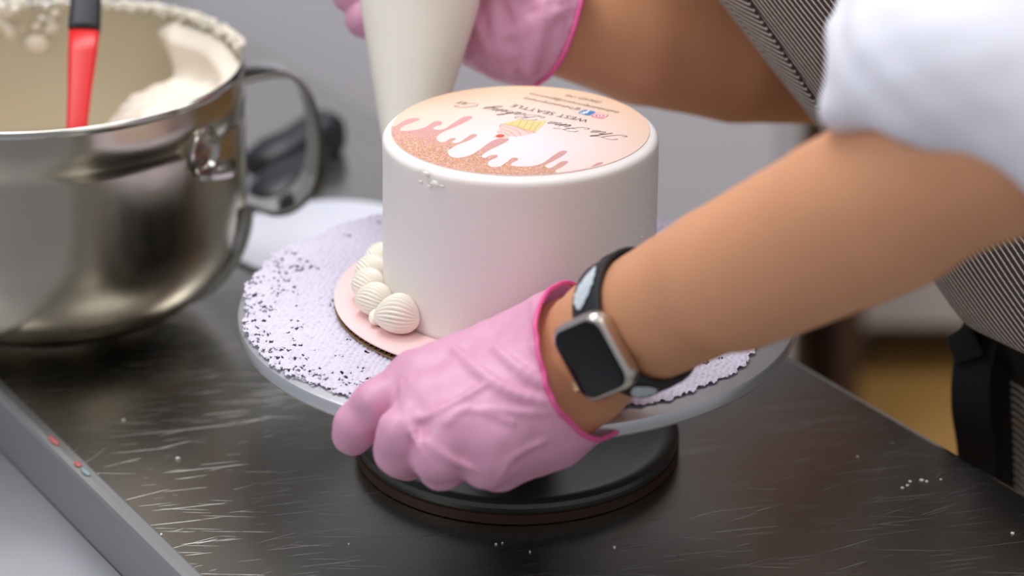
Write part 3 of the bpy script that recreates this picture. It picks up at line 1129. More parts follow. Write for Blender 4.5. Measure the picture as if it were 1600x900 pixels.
# =================================================================== MIXER BOWL
zr = ZC + 0.166
rimc = on_z(62, 94, zr)
BX, BY = rimc.x, rimc.y
RBW = 0.1225
bw = empty('mixer_bowl', (BX, BY, ZC), 'large brushed steel mixer bowl with a strap handle, holding frosting', 'bowl')
HB = 0.166
outer = [(0, 0.003), (0.046, 0.003), (0.050, 0.0), (0.054, 0.0), (0.056, 0.006), (0.066, 0.012)]
for i in range(1, 16):
    a = PI / 2 * i / 15
    outer.append((0.058 + 0.0625 * math.sin(a), 0.008 + 0.072 * (1 - math.cos(a))))
outer += [(0.1208, 0.10), (0.1212, 0.13), (0.1213, 0.1375), (0.1222, 0.1385), (0.1222, 0.152), (0.1222, 0.161)]
v, f = lathe(outer, 128, (BX, BY, ZC))
inner = [(0.0, 0.006), (0.05, 0.007)]
for i in range(1, 16):
    a = PI / 2 * i / 15
    inner.append((0.056 + 0.0625 * math.sin(a), 0.010 + 0.072 * (1 - math.cos(a))))
inner += [(0.1192, 0.13), (0.1207, 0.161)]
vi, fi = lathe(inner, 128, (BX, BY, ZC))
fi = [tuple(reversed(q)) for q in fi]
body = autosmooth(pobj('bowl_shell', v, f, M['steel'], bw), 50)
autosmooth(pobj('bowl_inside', vi, fi, M['steel_in'], bw), 60)['label'] = 'cream-smeared inside wall'
rp = []
for i in range(13):
    a = 2 * PI * i / 12
    rp.append((0.1218 + 0.0021 * math.cos(a), HB - 0.0035 + 0.0026 * math.sin(a)))
v, f = lathe(rp, 128, (BX, BY, ZC))
pobj('rolled_rim', v, f, M['steel_band'], bw)
# handle strap
hd = Vector((math.cos(math.radians(22)), math.sin(math.radians(22)), 0))
hs = Vector((-hd.y, hd.x, 0))
B0 = Vector((BX, BY, ZC))
hp = [(0.118, 0.139), (0.1235, 0.1405), (0.140, 0.142), (0.153, 0.140), (0.163, 0.130), (0.169, 0.112), (0.171, 0.092), (0.169, 0.072), (0.162, 0.058), (0.150, 0.050), (0.138, 0.050), (0.126, 0.056), (0.117, 0.060)]
pp = catmull([B0 + hd * r + Vector((0, 0, z)) for r, z in hp], 6)
v, f = tube(pp, 1, 16, False, (0.0135, 0.0019, hs))
autosmooth(pobj('handle', v, f, M['steel_band'], bw), 50)
# front bracket: round boss and pierced lug
def radial(px, py):
    """point on the bowl's side under a pixel"""
    best = None
    for i in range(900):
        p = P(px, py, 1.35 + i * 0.0004)
        r = math.hypot(p.x - BX, p.y - BY)
        zz = p.z - ZC
        if zz < 0: break
        rw = np.interp(zz, [q[1] for q in outer], [q[0] for q in outer])
        if r < rw: return p
    return p
for pxy, w_ in (((318, 236), 1.0),):
    c = radial(*pxy)
    n_ = Vector((c.x - BX, c.y - BY, 0)).normalized()
    t_ = Vector((-n_.y, n_.x, 0))
    z_ = Vector((0, 0, 1))
    v, f = lathe([(0, -0.002), (0.0150, -0.002), (0.0150, 0.0018), (0.0138, 0.0028), (0.0120, 0.0026), (0.0095, -0.0010), (0, -0.0018)], 36)
    v = [c + t_ * x * 0.9 + z_ * y + n_ * zq for x, y, zq in v]
    bk = autosmooth(pobj('bracket', v, f, M['steel_band'], bw), 40)
    # lug with a hole
    v_, f_ = [], []
    K = 28
    lc = c + z_ * -0.012
    for (rs, zz) in ((1, -0.0016), (1, 0.0016), (0.3, 0.0016), (0.3, -0.0016)):
        for i in range(K):
            a = 2 * PI * i / K
            if rs == 1: x, y = 0.004 + 0.0155 * math.copysign(abs(math.cos(a)) ** 1.6, math.cos(a)), 0.0055 + 0.0130 * math.copysign(abs(math.sin(a)) ** 1.3, math.sin(a))
            else: x, y = 0.005 + 0.0042 * math.cos(a), 0.0085 + 0.0036 * math.sin(a)
            v_.append(lc + t_ * x + n_ * y + z_ * zz)
    for r_ in range(4):
        for i in range(K):
            f_.append((r_ * K + i, r_ * K + (i + 1) % K, ((r_ + 1) % 4) * K + (i + 1) % K, ((r_ + 1) % 4) * K + i))
    autosmooth(pobj('pin_lug', v_, f_, M['steel_band'], bk), 40)
# curved metal fin running down the far right side of the bowl
fd = Vector((math.cos(math.radians(-4)), math.sin(math.radians(-4)), 0))
fp = [B0 + fd * (r + 0.0035) + Vector((0, 0, z)) for r, z in outer[6:20]]
v, f = tube(catmull(fp, 3), 1, 12, False, (0.006, 0.0030, Vector((-fd.y, fd.x, 0))))
autosmooth(pobj('side_rib', v, f, M['steel_band'], bw), 50)

# frosting inside the bowl (a thing of its own): fill, swath up the right wall, smears
def bowl_r(z):
    return np.interp(z, [q[1] for q in inner], [q[0] for q in inner])
def frost_f(p):
    q = p - np.array(B0)
    r = np.sqrt(q[:, 0] ** 2 + q[:, 1] ** 2)
    a = np.degrees(np.arctan2(q[:, 1], q[:, 0]))
    z = q[:, 2]
    wall = bowl_r(z) - r          # distance in from the wall
    nz_ = waves(p, 70, 11) * 0.006 + waves(p, 190, 12) * 0.0016
    # swath on the right inner wall: angle window that widens downward
    zlo = 0.02
    lean = 58 + (z - 0.16) * -260
    left = 66 - np.clip((0.155 - z), 0, 1) * 260
    w1 = np.clip((left + 6 * waves(p, 60, 15) - a), -20, 20) / 20
    w2 = np.clip((a + 62), -20, 20) / 20
    ww = np.minimum(w1, w2)
    thick = 0.013 * np.clip(ww * 1.6, -1, 1) + 0.004 * waves(p, 60, 14)
    thick = np.where(z > 0.150, thick - (z - 0.150) * 1.2, thick)
    swath = wall - thick
    fill = z - (0.062 + nz_ * 1.6 + 0.035 * np.clip((q[:, 0] + 0.02) / 0.12, -1, 1))
    d = smin(swath, fill, 0.02)
    m1 = (np.sqrt((((q - np.array((0.076, 0.012, 0.098))) / np.array((0.050, 0.075, 0.040))) ** 2).sum(1)) - 1) * 0.036
    m2 = (np.sqrt((((q - np.array((0.030, -0.014, 0.098))) / np.array((0.030, 0.040, 0.026))) ** 2).sum(1)) - 1) * 0.026
    d = smin(d, smin(m1, m2, 0.008) - nz_ * 1.1 - 0.003 * np.abs(waves(p, 160, 17)), 0.010)
    return np.maximum(d * 0.8, -(wall - 0.0006))
V, Q = nets(frost_f, (BX - 0.122, BY - 0.122, ZC + 0.03), (BX + 0.122, BY + 0.122, ZC + 0.163), 0.0028, 1)
fr = pobj('frosting', V, Q, M['bowlfrost'], None)
tag(fr, 'cream coloured frosting heaped up the inside of the steel bowl', 'frosting')

# rim residue
v_, f_ = [], []
rs = np.random.RandomState(7)
for i in range(700):
    deg = rs.choice([rs.uniform(14, 80), rs.uniform(92, 175)], p=[0.62, 0.38])
    a = math.radians(deg)
    s = rs.uniform(0.0008, 0.0022) * (1.5 if 100 < deg < 140 else 1)
    r_ = 0.1218 + rs.uniform(-0.003, 0.0022)
    zz = HB - 0.001 + rs.uniform(-0.0035, 0.0016)
    if 95 < deg < 150 and rs.rand() < 0.5:
        r_ = 0.1190 - rs.uniform(0, 0.002)
        zz = HB - rs.uniform(0, 0.02)
        s *= 1.6
    c = B0 + Vector((r_ * math.cos(a), r_ * math.sin(a), zz))
    bm = bmesh.new()
    bmesh.ops.create_icosphere(bm, subdivisions=1, radius=s)
    sc_ = rs.uniform(0.6, 1.6, 3)
    bm.verts.index_update()
    v_, f_ = join((v_, f_), ([Vector((q.co.x * sc_[0], q.co.y * sc_[1], q.co.z * sc_[2])) + c for q in bm.verts], [[x.index for x in q.verts] for q in bm.faces]))
    bm.free()
o = pobj('rim_frosting', v_, f_, M['bowlfrost'], bw)
o['kind'] = 'stuff'
o['label'] = 'crusted cream stuck along the rim'
# separate dab on the inner wall
bm = bmesh.new()
bmesh.ops.create_icosphere(bm, subdivisions=3, radius=0.008)
c = B0 + Vector((math.cos(math.radians(102)) * 0.117, math.sin(math.radians(102)) * 0.117, 0.139))
bm.verts.index_update()
v = [Vector((q.co.x * 1.0, q.co.y * 0.4, q.co.z * 0.75)) * (1 + 0.25 * math.sin(q.co.x * 900) * math.cos(q.co.z * 700)) + c for q in bm.verts]
f = [[x.index for x in q.verts] for q in bm.faces]
bm.free()
pobj('cream_dab', v, f, M['bowlfrost'], bw)

# =================================================================== SPATULA
def plank(stations, m, name, parent, n=20, e=0.5):
    """stations: (centre, half width, half thickness); width dir given globally"""
    v_, f_ = [], []
    for (c, a, b, wd, td) in stations:
        for k in range(n):
            t = 2 * PI * k / n
            ct, st = math.cos(t), math.sin(t)
            v_.append(c + wd * a * math.copysign(abs(ct) ** e, ct) + td * b * math.copysign(abs(st) ** e, st))
    for i in range(len(stations) - 1):
        for k in range(n):
            f_.append((i * n + k, i * n + (k + 1) % n, (i + 1) * n + (k + 1) % n, (i + 1) * n + k))
    f_.append(tuple(range(n - 1, -1, -1)))
    f_.append(tuple((len(stations) - 1) * n + k for k in range(n)))
    return pobj(name, v_, f_, m, parent)


sd = 1.50
p_top = P(139, -120, sd + 0.055)
p_mid = P(132, 44, sd + 0.02)
p_low = P(121, 188, sd - 0.012)
axis = (p_top - p_low).normalized()
p_end = p_low - axis * 0.045
sp = empty('spatula', p_end, 'red silicone spatula with a black handle standing in the mixer bowl', 'spatula')
wd = Vector((1, 0.15, 0))
wd = (wd - axis * wd.dot(axis)).normalized()
td = axis.cross(wd)
st = []
for (t, a, b) in ((-0.045, 0.002, 0.001), (-0.043, 0.006, 0.002), (0, 0.0062, 0.0038), (0.3, 0.0070, 0.0042), (0.7, 0.0085, 0.005), (1.0, 0.0092, 0.0056)):
    c = p_low + (p_mid - p_low) * t if t >= 0 else p_low + axis * t
    st.append((c, a, b, wd, td))
plank(st, M['red'], 'blade', sp)['label'] = 'red silicone blade and neck'
plank([(p_mid - axis * 0.004, 0.0090, 0.0062, wd, td), (p_mid, 0.0096, 0.0066, wd, td), (p_mid + axis * 0.03, 0.0088, 0.006, wd, td), (p_top, 0.0080, 0.006, wd, td), (p_top + axis * 0.05, 0.009, 0.0065, wd, td), (p_top + axis * 0.054, 0.004, 0.003, wd, td)], M['blackplastic'], 'handle', sp)['label'] = 'black plastic handle'

# =================================================================== BLACK TOOL + WHITE BOARD behind the turntable
def disc_board():
    c = on_z(515, 372, ZC + 0.003)
    v, f = lathe([(0, 0), (0.066, 0), (0.068, 0.001), (0.068, 0.0035), (0.0665, 0.0045), (0, 0.0045)], 96)
    v = [Vector((c.x + x * 1.0, c.y + y * 0.98, ZC + z)) for x, y, z in v]
    return v, f
v, f = disc_board()
tag(autosmooth(pobj('cake_disc', v, f, M['whiteplastic'], None)), 'flat white round board lying on the counter behind the turntable', 'board')

def ct(px, py, z=0.0): return on_z(px, py, ZC + z)
kn = empty('kitchen_scissors', ct(455, 290), 'blurred black-handled scissors lying behind the bowl handle', 'scissors')
a_, b_ = ct(400, 262, 0.012), ct(520, 200, 0.014)
dk = (b_ - a_).normalized()
wk = dk.cross(Vector((0, 0, 1))).normalized()
zk_ = Vector((0, 0, 1))
st = []
for t, w_, h_ in ((0, .006, .006), (.04, .015, .010), (.25, .0175, .014), (.5, .0145, .014), (.75, .0165, .016), (.92, .0175, .016), (1.0, .008, .008)):
    st.append((a_ + (b_ - a_) * t, w_, h_, wk, zk_))
plank(st, M['blackplastic'], 'handle', kn, 20, 0.7)
a2, b2 = ct(408, 322, 0.008), ct(500, 238, 0.009)
st = []
for t, w_, h_ in ((0, .008, .006), (.1, .017, .012), (.4, .020, .013), (.7, .015, .011), (1.0, .008, .008)):
    st.append((a2 + (b2 - a2) * t, w_, h_, wk, zk_))
plank(st, M['blackplastic'], 'handle', kn, 20, 0.7)
a3, b3 = ct(425, 275, 0.006), ct(330, 362, 0.002)
st = []
w3 = (b3 - a3).normalized().cross(zk_).normalized()
for t, w_, h_ in ((0, .011, .0015), (.5, .015, .0014), (.9, .011, .001), (1.0, .001, .0006)):
    st.append((a3 + (b3 - a3) * t, w_, h_, w3, zk_))
plank(st, M['alu'], 'blade', kn, 16, 0.4)['label'] = 'pale steel blades'

# =================================================================== PIPING BAG
tip = Vector((-0.066, 0.083, zk + 0.010))
top = P(655, 5, 1.475)
ax_ = (top - tip)
Lb = ax_.length
ax_.normalize()
pb = empty('piping_bag', tip, 'translucent cream-filled piping bag held point down behind the cake', 'piping bag')
Rm = ax_.to_track_quat('Z', 'Y').to_matrix()
prof = [(0, 0.012)]
rat = 0.0345 / Lb
for i in range(0, 26):
    t = i / 25
    prof.append((0.006 + (0.0345 - 0.006) * t ** 0.93, 0.012 + (Lb - 0.012) * t))
prof += [(0.0355, Lb + 0.02), (0.034, Lb + 0.045), (0.027, Lb + 0.065), (0.014, Lb + 0.078), (0.010, Lb + 0.09), (0.016, Lb + 0.12), (0.0, Lb + 0.125)]
def bnoise(a, r, z):
    return r * (1 + 0.018 * math.sin(2 * a + 1 + z * 12) + 0.006 * math.sin(5 * a + 40 * z)), z
v, f = lathe(prof, 72, (0, 0, 0), bnoise)
v = [tip + Rm @ Vector(p) for p in v]
pobj('bag', v, f, M['bag'], pb)
v, f = lathe([(0, -0.002), (0.0035, -0.002), (0.0045, 0.004), (0.0085, 0.028), (0.009, 0.03), (0, 0.03)], 36)
v = [tip + Rm @ Vector(p) for p in v]
autosmooth(pobj('nozzle', v, f, M['steel_band'], pb), 50)

# =================================================================== PERSON
FP = np.array((-0.845, -0.534, 0.0))     # the way the baker faces
SP = np.array((0.534, -0.845, 0.0))      # towards the baker's left
def V3(p): return np.array(p)


# --- left (near) hand, forearm
WR = P(962, 522, 1.25)
AX = (Vector((1, 0, 0)) * 0.66 + UP * 0.31 - FW * 0.68).normalized()
armL = [(P(905, 548, 1.277), 0.0270), (WR, 0.0318), (P(1130, 433, 1.185), 0.0345), (P(1325, 338, 1.115), 0.0378), (P(1470, 268, 1.078), 0.0385), (P(1580, 212, 1.06), 0.032)]
mcL = {'index': ((890, 508, 1.290), .0150, (655, 594, 1.268), .0128), 'middle': ((912, 540, 1.268), .0165, (672, 634, 1.250), .0125),
       'ring': ((930, 572, 1.262), .0160, (710, 674, 1.236), .0122), 'pinky': ((940, 598, 1.272), .0150, (765, 698, 1.236), .0118)}
fgL = {'index': [((655, 594, 1.268), .0122), ((592, 630, 1.262), .0108), ((560, 662, 1.268), .0099), ((551, 679, 1.272), .0093)],
       'middle': [((672, 634, 1.250), .0120), ((628, 680, 1.240), .0110), ((622, 708, 1.247), .0098), ((636, 722, 1.276), .0085)],
       'ring': [((710, 674, 1.236), .0120), ((686, 712, 1.232), .0112), ((690, 728, 1.246), .0100), ((706, 728, 1.276), .0085)],
       'pinky': [((765, 698, 1.236), .0116), ((760, 722, 1.235), .0108), ((776, 730, 1.250), .0095), ((790, 724, 1.274), .0082)]}
thL = [((900, 520, 1.290), .0150), ((800, 530, 1.312), .0125), ((730, 556, 1.312), .0105), ((700, 570, 1.312), .0092)]
hypo = [((912, 612, 1.272), .0180), ((845, 662, 1.262), .0190), ((795, 700, 1.255), .0150)]


def pr(l): return [(V3(P(*a)), r) for a, r in l]


def handL(p, inf=0.0, base=None):
    palm = base
    for k in mcL:
        a, ra, b, rb = mcL[k]
        s = seg(p, V3(P(*a)), V3(P(*b)), ra, rb)
        palm = s if palm is None else smin(palm, s, 0.012)
    palm = smin(palm, chain(p, pr(hypo), 0.01), 0.014)
    out = None
    for k in fgL:
        c = smin(palm, chain(p, pr(fgL[k]), 0.004), 0.008)
        out = c if out is None else smin(out, c, 0.0036)
    out = smin(out, chain(p, pr(thL), 0.006), 0.008)
    return out - inf


def farmL(p):
    d = chain(p, [(V3(a), r) for a, r in armL], 0.003)
    # flatten: forearm bulk on the underside near the elbow
    d = smin(d, seg(p, V3(P(1150, 440, 1.17)), V3(P(1390, 330, 1.10)), 0.0325, 0.036), 0.01)
    return d


# --- right (far) hand
armR = [(P(850, 38, 1.505), 0.0290), (P(1000, 70, 1.53), 0.0375), (P(1150, 86, 1.56), 0.0430), (P(1330, 85, 1.6), 0.046)]
palmR = [((850, 30, 1.505), .027), ((770, -10, 1.515), .026), ((740, -50, 1.52), .025)]
fgR = [[((760, 30, 1.53), .0125), ((680, 30, 1.545), .0115), ((610, 28, 1.535), .0110), ((570, 29, 1.510), .0102)],
       [((750, -5, 1.53), .0125), ((670, -12, 1.550), .0115), ((590, -14, 1.540), .0110), ((548, -10, 1.512), .0100)],
       [((745, -45, 1.53), .0125), ((670, -58, 1.550), .0115), ((590, -62, 1.54), .0110), ((548, -58, 1.510), .0100)],
       [((745, -85, 1.525), .012), ((680, -95, 1.540), .0105), ((610, -98, 1.53), .0098), ((575, -94, 1.510), .0090)]]
thR = [((800, -40, 1.49), .016), ((750, -90, 1.455), .013), ((690, -110, 1.425), .0115), ((650, -112, 1.425), .0100)]


def handR(p, inf=0.0, base=None):
    palm = chain(p, pr(palmR), 0.01)
    if base is not None: palm = smin(palm, base, 0.012)
    out = None
    for c_ in fgR:
        c = smin(palm, chain(p, pr(c_), 0.004), 0.01)
        out = c if out is None else smin(out, c, 0.0022)
    return smin(out, chain(p, pr(thR), 0.006), 0.01) - inf


def farmR(p): return chain(p, [(V3(a), r) for a, r in armR], 0.003)


# --- torso, legs, head
def cpt(px, py, d): return V3(P(px, py, d)) + np.array((0.158, -0.038, 0))
tc_ = [(cpt(1500, 500, 1.50) + np.array((0.035, 0, -0.06)), 0.086), (cpt(1435, 440, 1.50), 0.086), (cpt(1285, 195, 1.50), 0.086), (cpt(1140, 0, 1.50), 0.086), (cpt(930, -260, 1.50), 0.078)]
SHL = V3(P(1580, -330, 1.30))
SHR = tc_[-1][0] - SP * 0.165
pel = tc_[0][0] + np.array((0.015, 0.0, -0.02))


def torso(p, inf=0.0):
    d = None
    for s in (-1, 1):
        c = chain(p, [(a + SP * s * 0.055, r + inf) for a, r in tc_], 0.05)
        d = c if d is None else smin(d, c, 0.03)
    sh = seg(p, SHL - SP * 0.02, SHR + SP * 0.02, 0.050 + inf, 0.050 + inf)
    return smin(d, sh, 0.06)


nk = tc_[-1][0] + np.array((-0.02, 0.0, 0.03))
hdC = nk + np.array((-0.055, -0.02, 0.145))
def legs(p, inf=0.0):
    out = None
    for s in (-1, 1):
        h0 = pel + SP * s * 0.085
        kn_ = h0 * np.array((1, 1, 0)) + np.array((0.02, 0.02, 0.47)) + SP * s * 0.01
        an = h0 * np.array((1, 1, 0)) + np.array((0.05, 0.04, 0.09)) + SP * s * 0.02
        c = chain(p, [(h0, 0.088 + inf), (kn_, 0.056 + inf), (an, 0.038 + inf)], 0.05)
        out = c if out is None else smin(out, c, 0.02)
    return out


def head(p):
    d = np.sqrt((((p - hdC - np.array((0, 0, 0.03))) / np.array((0.092, 0.085, 0.105))) ** 2).sum(1)) * 0.085 - 0.085
    ch = seg(p, hdC, hdC + FP * 0.045 + np.array((0, 0, -0.075)), 0.05, 0.028)
    d = smin(d, ch, 0.04)
    no = seg(p, hdC + FP * 0.082 + np.array((0, 0, 0.03)), hdC + FP * 0.103 + np.array((0, 0, -0.005)), 0.008, 0.011)
    d = smin(d, no, 0.012)
    for s in (-1, 1):
        ear = seg(p, hdC + SP * s * 0.082 + np.array((0, 0, 0.03)), hdC + SP * s * 0.080 + np.array((0, 0, -0.01)), 0.012, 0.008)
        d = smin(d, ear, 0.008)
        eye = seg(p, hdC + FP * 0.092 + SP * s * 0.032 + np.array((0, 0, 0.03)), hdC + FP * 0.093 + SP * s * 0.036 + np.array((0, 0, 0.03)), 0.010, 0.010)
        d = -smin(-d, eye, 0.012)
    lip = seg(p, hdC + FP * 0.082 + SP * 0.018 + np.array((0, 0, -0.035)), hdC + FP * 0.082 - SP * 0.018 + np.array((0, 0, -0.035)), 0.007, 0.007)
    return smin(d, lip, 0.008)


def upper_arms(p, inf=0.0):
    a = chain(p, [(V3(armL[-1][0]), 0.042 + inf), (SHL, 0.052 + inf)], 0.05)
    b = chain(p, [(V3(armR[-1][0]), 0.042 + inf), (SHR, 0.050 + inf)], 0.05)
    return np.minimum(a, b)


def body_f(p):
    d = smin(torso(p), legs(p), 0.015)
    d = smin(d, seg(p, nk, hdC, 0.052, 0.05), 0.04)
    d = smin(d, head(p), 0.02)
    d = smin(d, smin(upper_arms(p), np.minimum(handL(p, -0.0030, farmL(p)), handR(p, -0.0030, farmR(p))), 0.012), 0.015)
    for s in (-1, 1):
        an = (pel + SP * s * 0.105) * np.array((1, 1, 0)) + np.array((0.05, 0.04, 0.05))
        d = smin(d, seg(p, an, an + FP * 0.15 + np.array((0, 0, -0.015)), 0.04, 0.032), 0.03)
    return d


person = empty('person', (float(pel[0]), float(pel[1]), 0), 'person leaning over the counter in white shirt, striped apron and pink gloves', 'person')
V, Q = nets(body_f, (-0.30, -0.36, 0.0), (0.62, 0.52, 1.75), 0.0085, 3)
body_o = pobj('body', V, Q, M['skin'], person)


# --- gloves
def rough_loop(f_, centre, axis_, n=120, r1=0.07, wob=None):
    """closed loop where a plane round centre meets the surface"""
    ax = Vector(axis_).normalized()
    x = ax.orthogonal().normalized()
    y = ax.cross(x)
    out = []
    for i in range(n):
        a = 2 * PI * i / n
        d = x * math.cos(a) + y * math.sin(a)
        h_ = ray_hit(f_, centre, d, 0.0, r1, 40)
        if h_ is None: h_ = centre + d * 0.03
        out.append(h_)
    return out


cufC = P(907, 549, 1.272)
CAX = (Vector((1, 0, 0)) * 0.80 + UP * 0.38 - FW * 0.46).normalized()
def cuffL_off(p):
    return (p - V3(cufC)) @ V3(CAX)
ridges = None


def gloveL_base(p):
    t = cuffL_off(p)
    infl = 0.0012 + 0.0022 * np.clip((t + 0.035) / 0.035, 0, 1)
    d = handL(p, 0, farmL(p)) - infl
    return d


# raised folds that fan from the wrist heel across the back of the hand
folds = [([(742, 500), (775, 545), (815, 580), (870, 612), (930, 634)], .0026), ([(712, 548), (760, 590), (810, 618), (880, 634), (950, 640)], .0026),
         ([(640, 590), (650, 650), (690, 640), (760, 600)], .0010), ([(800, 478), (835, 540), (880, 590), (935, 628)], .0027), ([(835, 468), (852, 530), (890, 590)], .0024),
         ([(628, 600), (640, 660), (655, 700)], .0012), ([(760, 640), (830, 645), (900, 642)], .0010), ([(700, 660), (730, 640), (800, 660)], .0008),
         ([(665, 690), (700, 715), (740, 735)], .0010), ([(780, 745), (800, 715), (850, 690)], .0008)]
fold_pts = []
for pl, r_ in folds:
    hp_ = []
    for (x, y) in pl:
        hh = pix_hit(gloveL_base, x, y, 1.1, 1.4)
        if hh is not None: hp_.append(hh)
    if len(hp_) > 1:
        cp_ = catmull(hp_, 4)
        fold_pts.append(([(V3(q), r_ * (0.35 + 0.65 * math.sin(PI * (i + 0.5) / len(cp_)))) for i, q in enumerate(cp_)]))


def gloveL_f(p):
    d = gloveL_base(p)
    near = np.abs(d) < 0.012
    if near.any():
        pn = p[near]
        dn = d[near]
        dn = dn + 0.00045 * waves(pn, 320, 21) + 0.0007 * waves(pn * np.array((1, .6, 1.6)), 130, 22)
        for fp_ in fold_pts:
            dn = smin(dn, chain(pn, fp_, 0.001), 0.0034)
        d = d.copy()
        d[near] = dn
    return d


lo = V3(P(500, 780, 1.26)) - 0.03
ptsb = np.array([V3(P(x, y, dd_)) for x in (505, 1010) for y in (430, 775) for dd_ in (1.19, 1.35)])
V, Q = nets(gloveL_f, ptsb.min(0), ptsb.max(0), 0.0015, 3)
V, Q = cut(V, Q, lambda v: cuffL_off(v) < 0.0)
gl = pobj('glove', V, Q, M['glove'], person)
sm = gl.modifiers.new('thickness', 'SOLIDIFY')
sm.thickness = 0.0006
sm.offset = -1
gl['label'] = 'pink disposable glove on the hand turning the plate'
lp = rough_loop(gloveL_f, cufC, CAX, 140)
v, f = tube([p_ for p_ in lp], 0.0013, 8, True)
pobj('cuff_roll', v, f, M['gloveedge'], gl)

cufR = P(858, 45, 1.505)
axR = (P(1000, 90, 1.53) - P(860, 35, 1.505)).normalized()
def cuffR_off(p): return (p - V3(cufR)) @ V3(axR)


def gloveR_base(p):
    t = cuffR_off(p)
    d = handR(p, 0, farmR(p)) - (0.0015 + 0.004 * np.clip((t + 0.04) / 0.04, 0, 1))
    bag = chain(p, pr([((740, 45, 1.515), .022), ((790, 52, 1.505), .026), ((835, 52, 1.502), .028)]), 0.01)
    return smin(d, bag, 0.012)


foldsR = [([(770, 5), (780, 60), (800, 110)], .003), ([(800, 0), (822, 50), (826, 110)], .003), ([(850, 5), (842, 60), (830, 110)], .003), ([(740, 20), (760, 70), (770, 100)], .002), ([(870, 20), (820, 45), (790, 50)], .002), ([(735, 90), (765, 75), (800, 85)], .0015)]
fpR = []
for pl, r_ in foldsR:
    hp_ = [pix_hit(gloveR_base, x, y, 1.35, 1.6) for x, y in pl]
    hp_ = [q for q in hp_ if q is not None]
    if len(hp_) > 1:
        cp_ = catmull(hp_, 4)
        fpR.append([(V3(q), r_ * (0.4 + 0.6 * math.sin(PI * (i + 0.5) / len(cp_)))) for i, q in enumerate(cp_)])


def gloveR_f(p):
    d = gloveR_base(p)
    near = np.abs(d) < 0.014
    if near.any():
        pn = p[near]
        dn = d[near] + 0.0022 * waves(pn * np.array((1.4, 1, .7)), 120, 31) * np.clip((cuffR_off(pn) + 0.07) / 0.05, 0.15, 1) + 0.0006 * waves(pn, 380, 32)
        for fp_ in fpR: dn = smin(dn, chain(pn, fp_, 0.001), 0.006)
        d = d.copy()
        d[near] = dn
    return d


ptsb = np.array([V3(P(x, y, dd_)) for x in (495, 905) for y in (-180, 160) for dd_ in (1.40, 1.58)])
V, Q = nets(gloveR_f, ptsb.min(0), ptsb.max(0), 0.0019, 3)
V, Q = cut(V, Q, lambda v: cuffR_off(v) < 0.0)
gr = pobj('glove', V, Q, M['glove'], person)
sm = gr.modifiers.new('thickness', 'SOLIDIFY')
sm.thickness = 0.0006
sm.offset = -1
gr['label'] = 'crumpled pink glove on the hand squeezing the piping bag'
lp = rough_loop(gloveR_f, cufR, axR, 140, 0.08)
v, f = tube(lp, 0.0014, 8, True)
pobj('cuff_roll', v, f, M['gloveedge'], gr)


# --- shirt
sleeveL = [(P(1468, 140, 1.085), 0.047), (P(1510, 60, 1.12), 0.052), (P(1560, -120, 1.20), 0.062), (Vector(SHL), 0.066)]
sleeveR = [(Vector((V3(armR[-1][0]) * 0.45 + SHR * 0.55)), 0.056), (Vector(SHR), 0.060)]
HEMN = V3(((P(1475, 262, 1.075) - P(1460, 80, 1.11)).normalized()))


def shirt_f(p):
    t = torso(p, 0.003)
    sl = chain(p, [(V3(a), r) for a, r in sleeveL], 0.03)
    sl = smin(sl, seg(p, V3(P(1392, 158, 1.070)), V3(P(1490, 140, 1.055)), 0.026, 0.036), 0.02)
    sl = smin(sl, seg(p, V3(P(1480, 150, 1.07)), V3(P(1630, 190, 1.05)), 0.040, 0.038), 0.02)
    sl = smin(sl, seg(p, V3(P(1375, 75, 1.10)), V3(P(1560, 30, 1.08)), 0.016, 0.034), 0.02)
    hem = (p - V3(P(1420, 232, 1.065))) @ V3((UP * -0.97 + Vector((-0.24, 0, 0)) + FW * 0.05).normalized())
    sl = -smin(-sl, -hem, 0.006)
    sl = smin(sl, seg(p, V3(P(1560, 120, 1.045)), V3(P(1680, 250, 1.03)), 0.030, 0.026), 0.015)
    sr = chain(p, [(V3(a), r) for a, r in sleeveR], 0.03)
    d = smin(smin(t, sl, 0.02), sr, 0.03)
    low = (pel[2] + 0.0 - p[:, 2])
    d = np.maximum(d, low)
    d = np.maximum(d, -(seg(p, nk + np.array((0.0, 0, 0.0)), hdC, 0.058, 0.07)))
    amp = np.clip((1.30 - np.sqrt(((p - np.array(CAM)) ** 2).sum(1))) / 0.1, 0.15, 1)
    return d - amp * (0.0035 * waves(p * np.array((1, 1, 1.5)), 40, 41) + 0.0045 * waves(p @ np.array([[0.25, 0, 1.3], [0, .4, 0], [0.1, 0, 2.2]]), 45, 43) + 0.001 * waves(p, 110, 42))


V, Q = nets(shirt_f, (-0.08, -0.40, 0.84), (0.58, 0.46, 1.45), 0.0055, 2)
pobj('shirt', V, Q, M['shirt'], person)['label'] = 'white short-sleeved shirt, blurred sleeve nearest the camera'


# --- apron
def ell(c, a, b, ph): return c + FP * a * math.cos(ph) + SP * b * math.sin(ph)


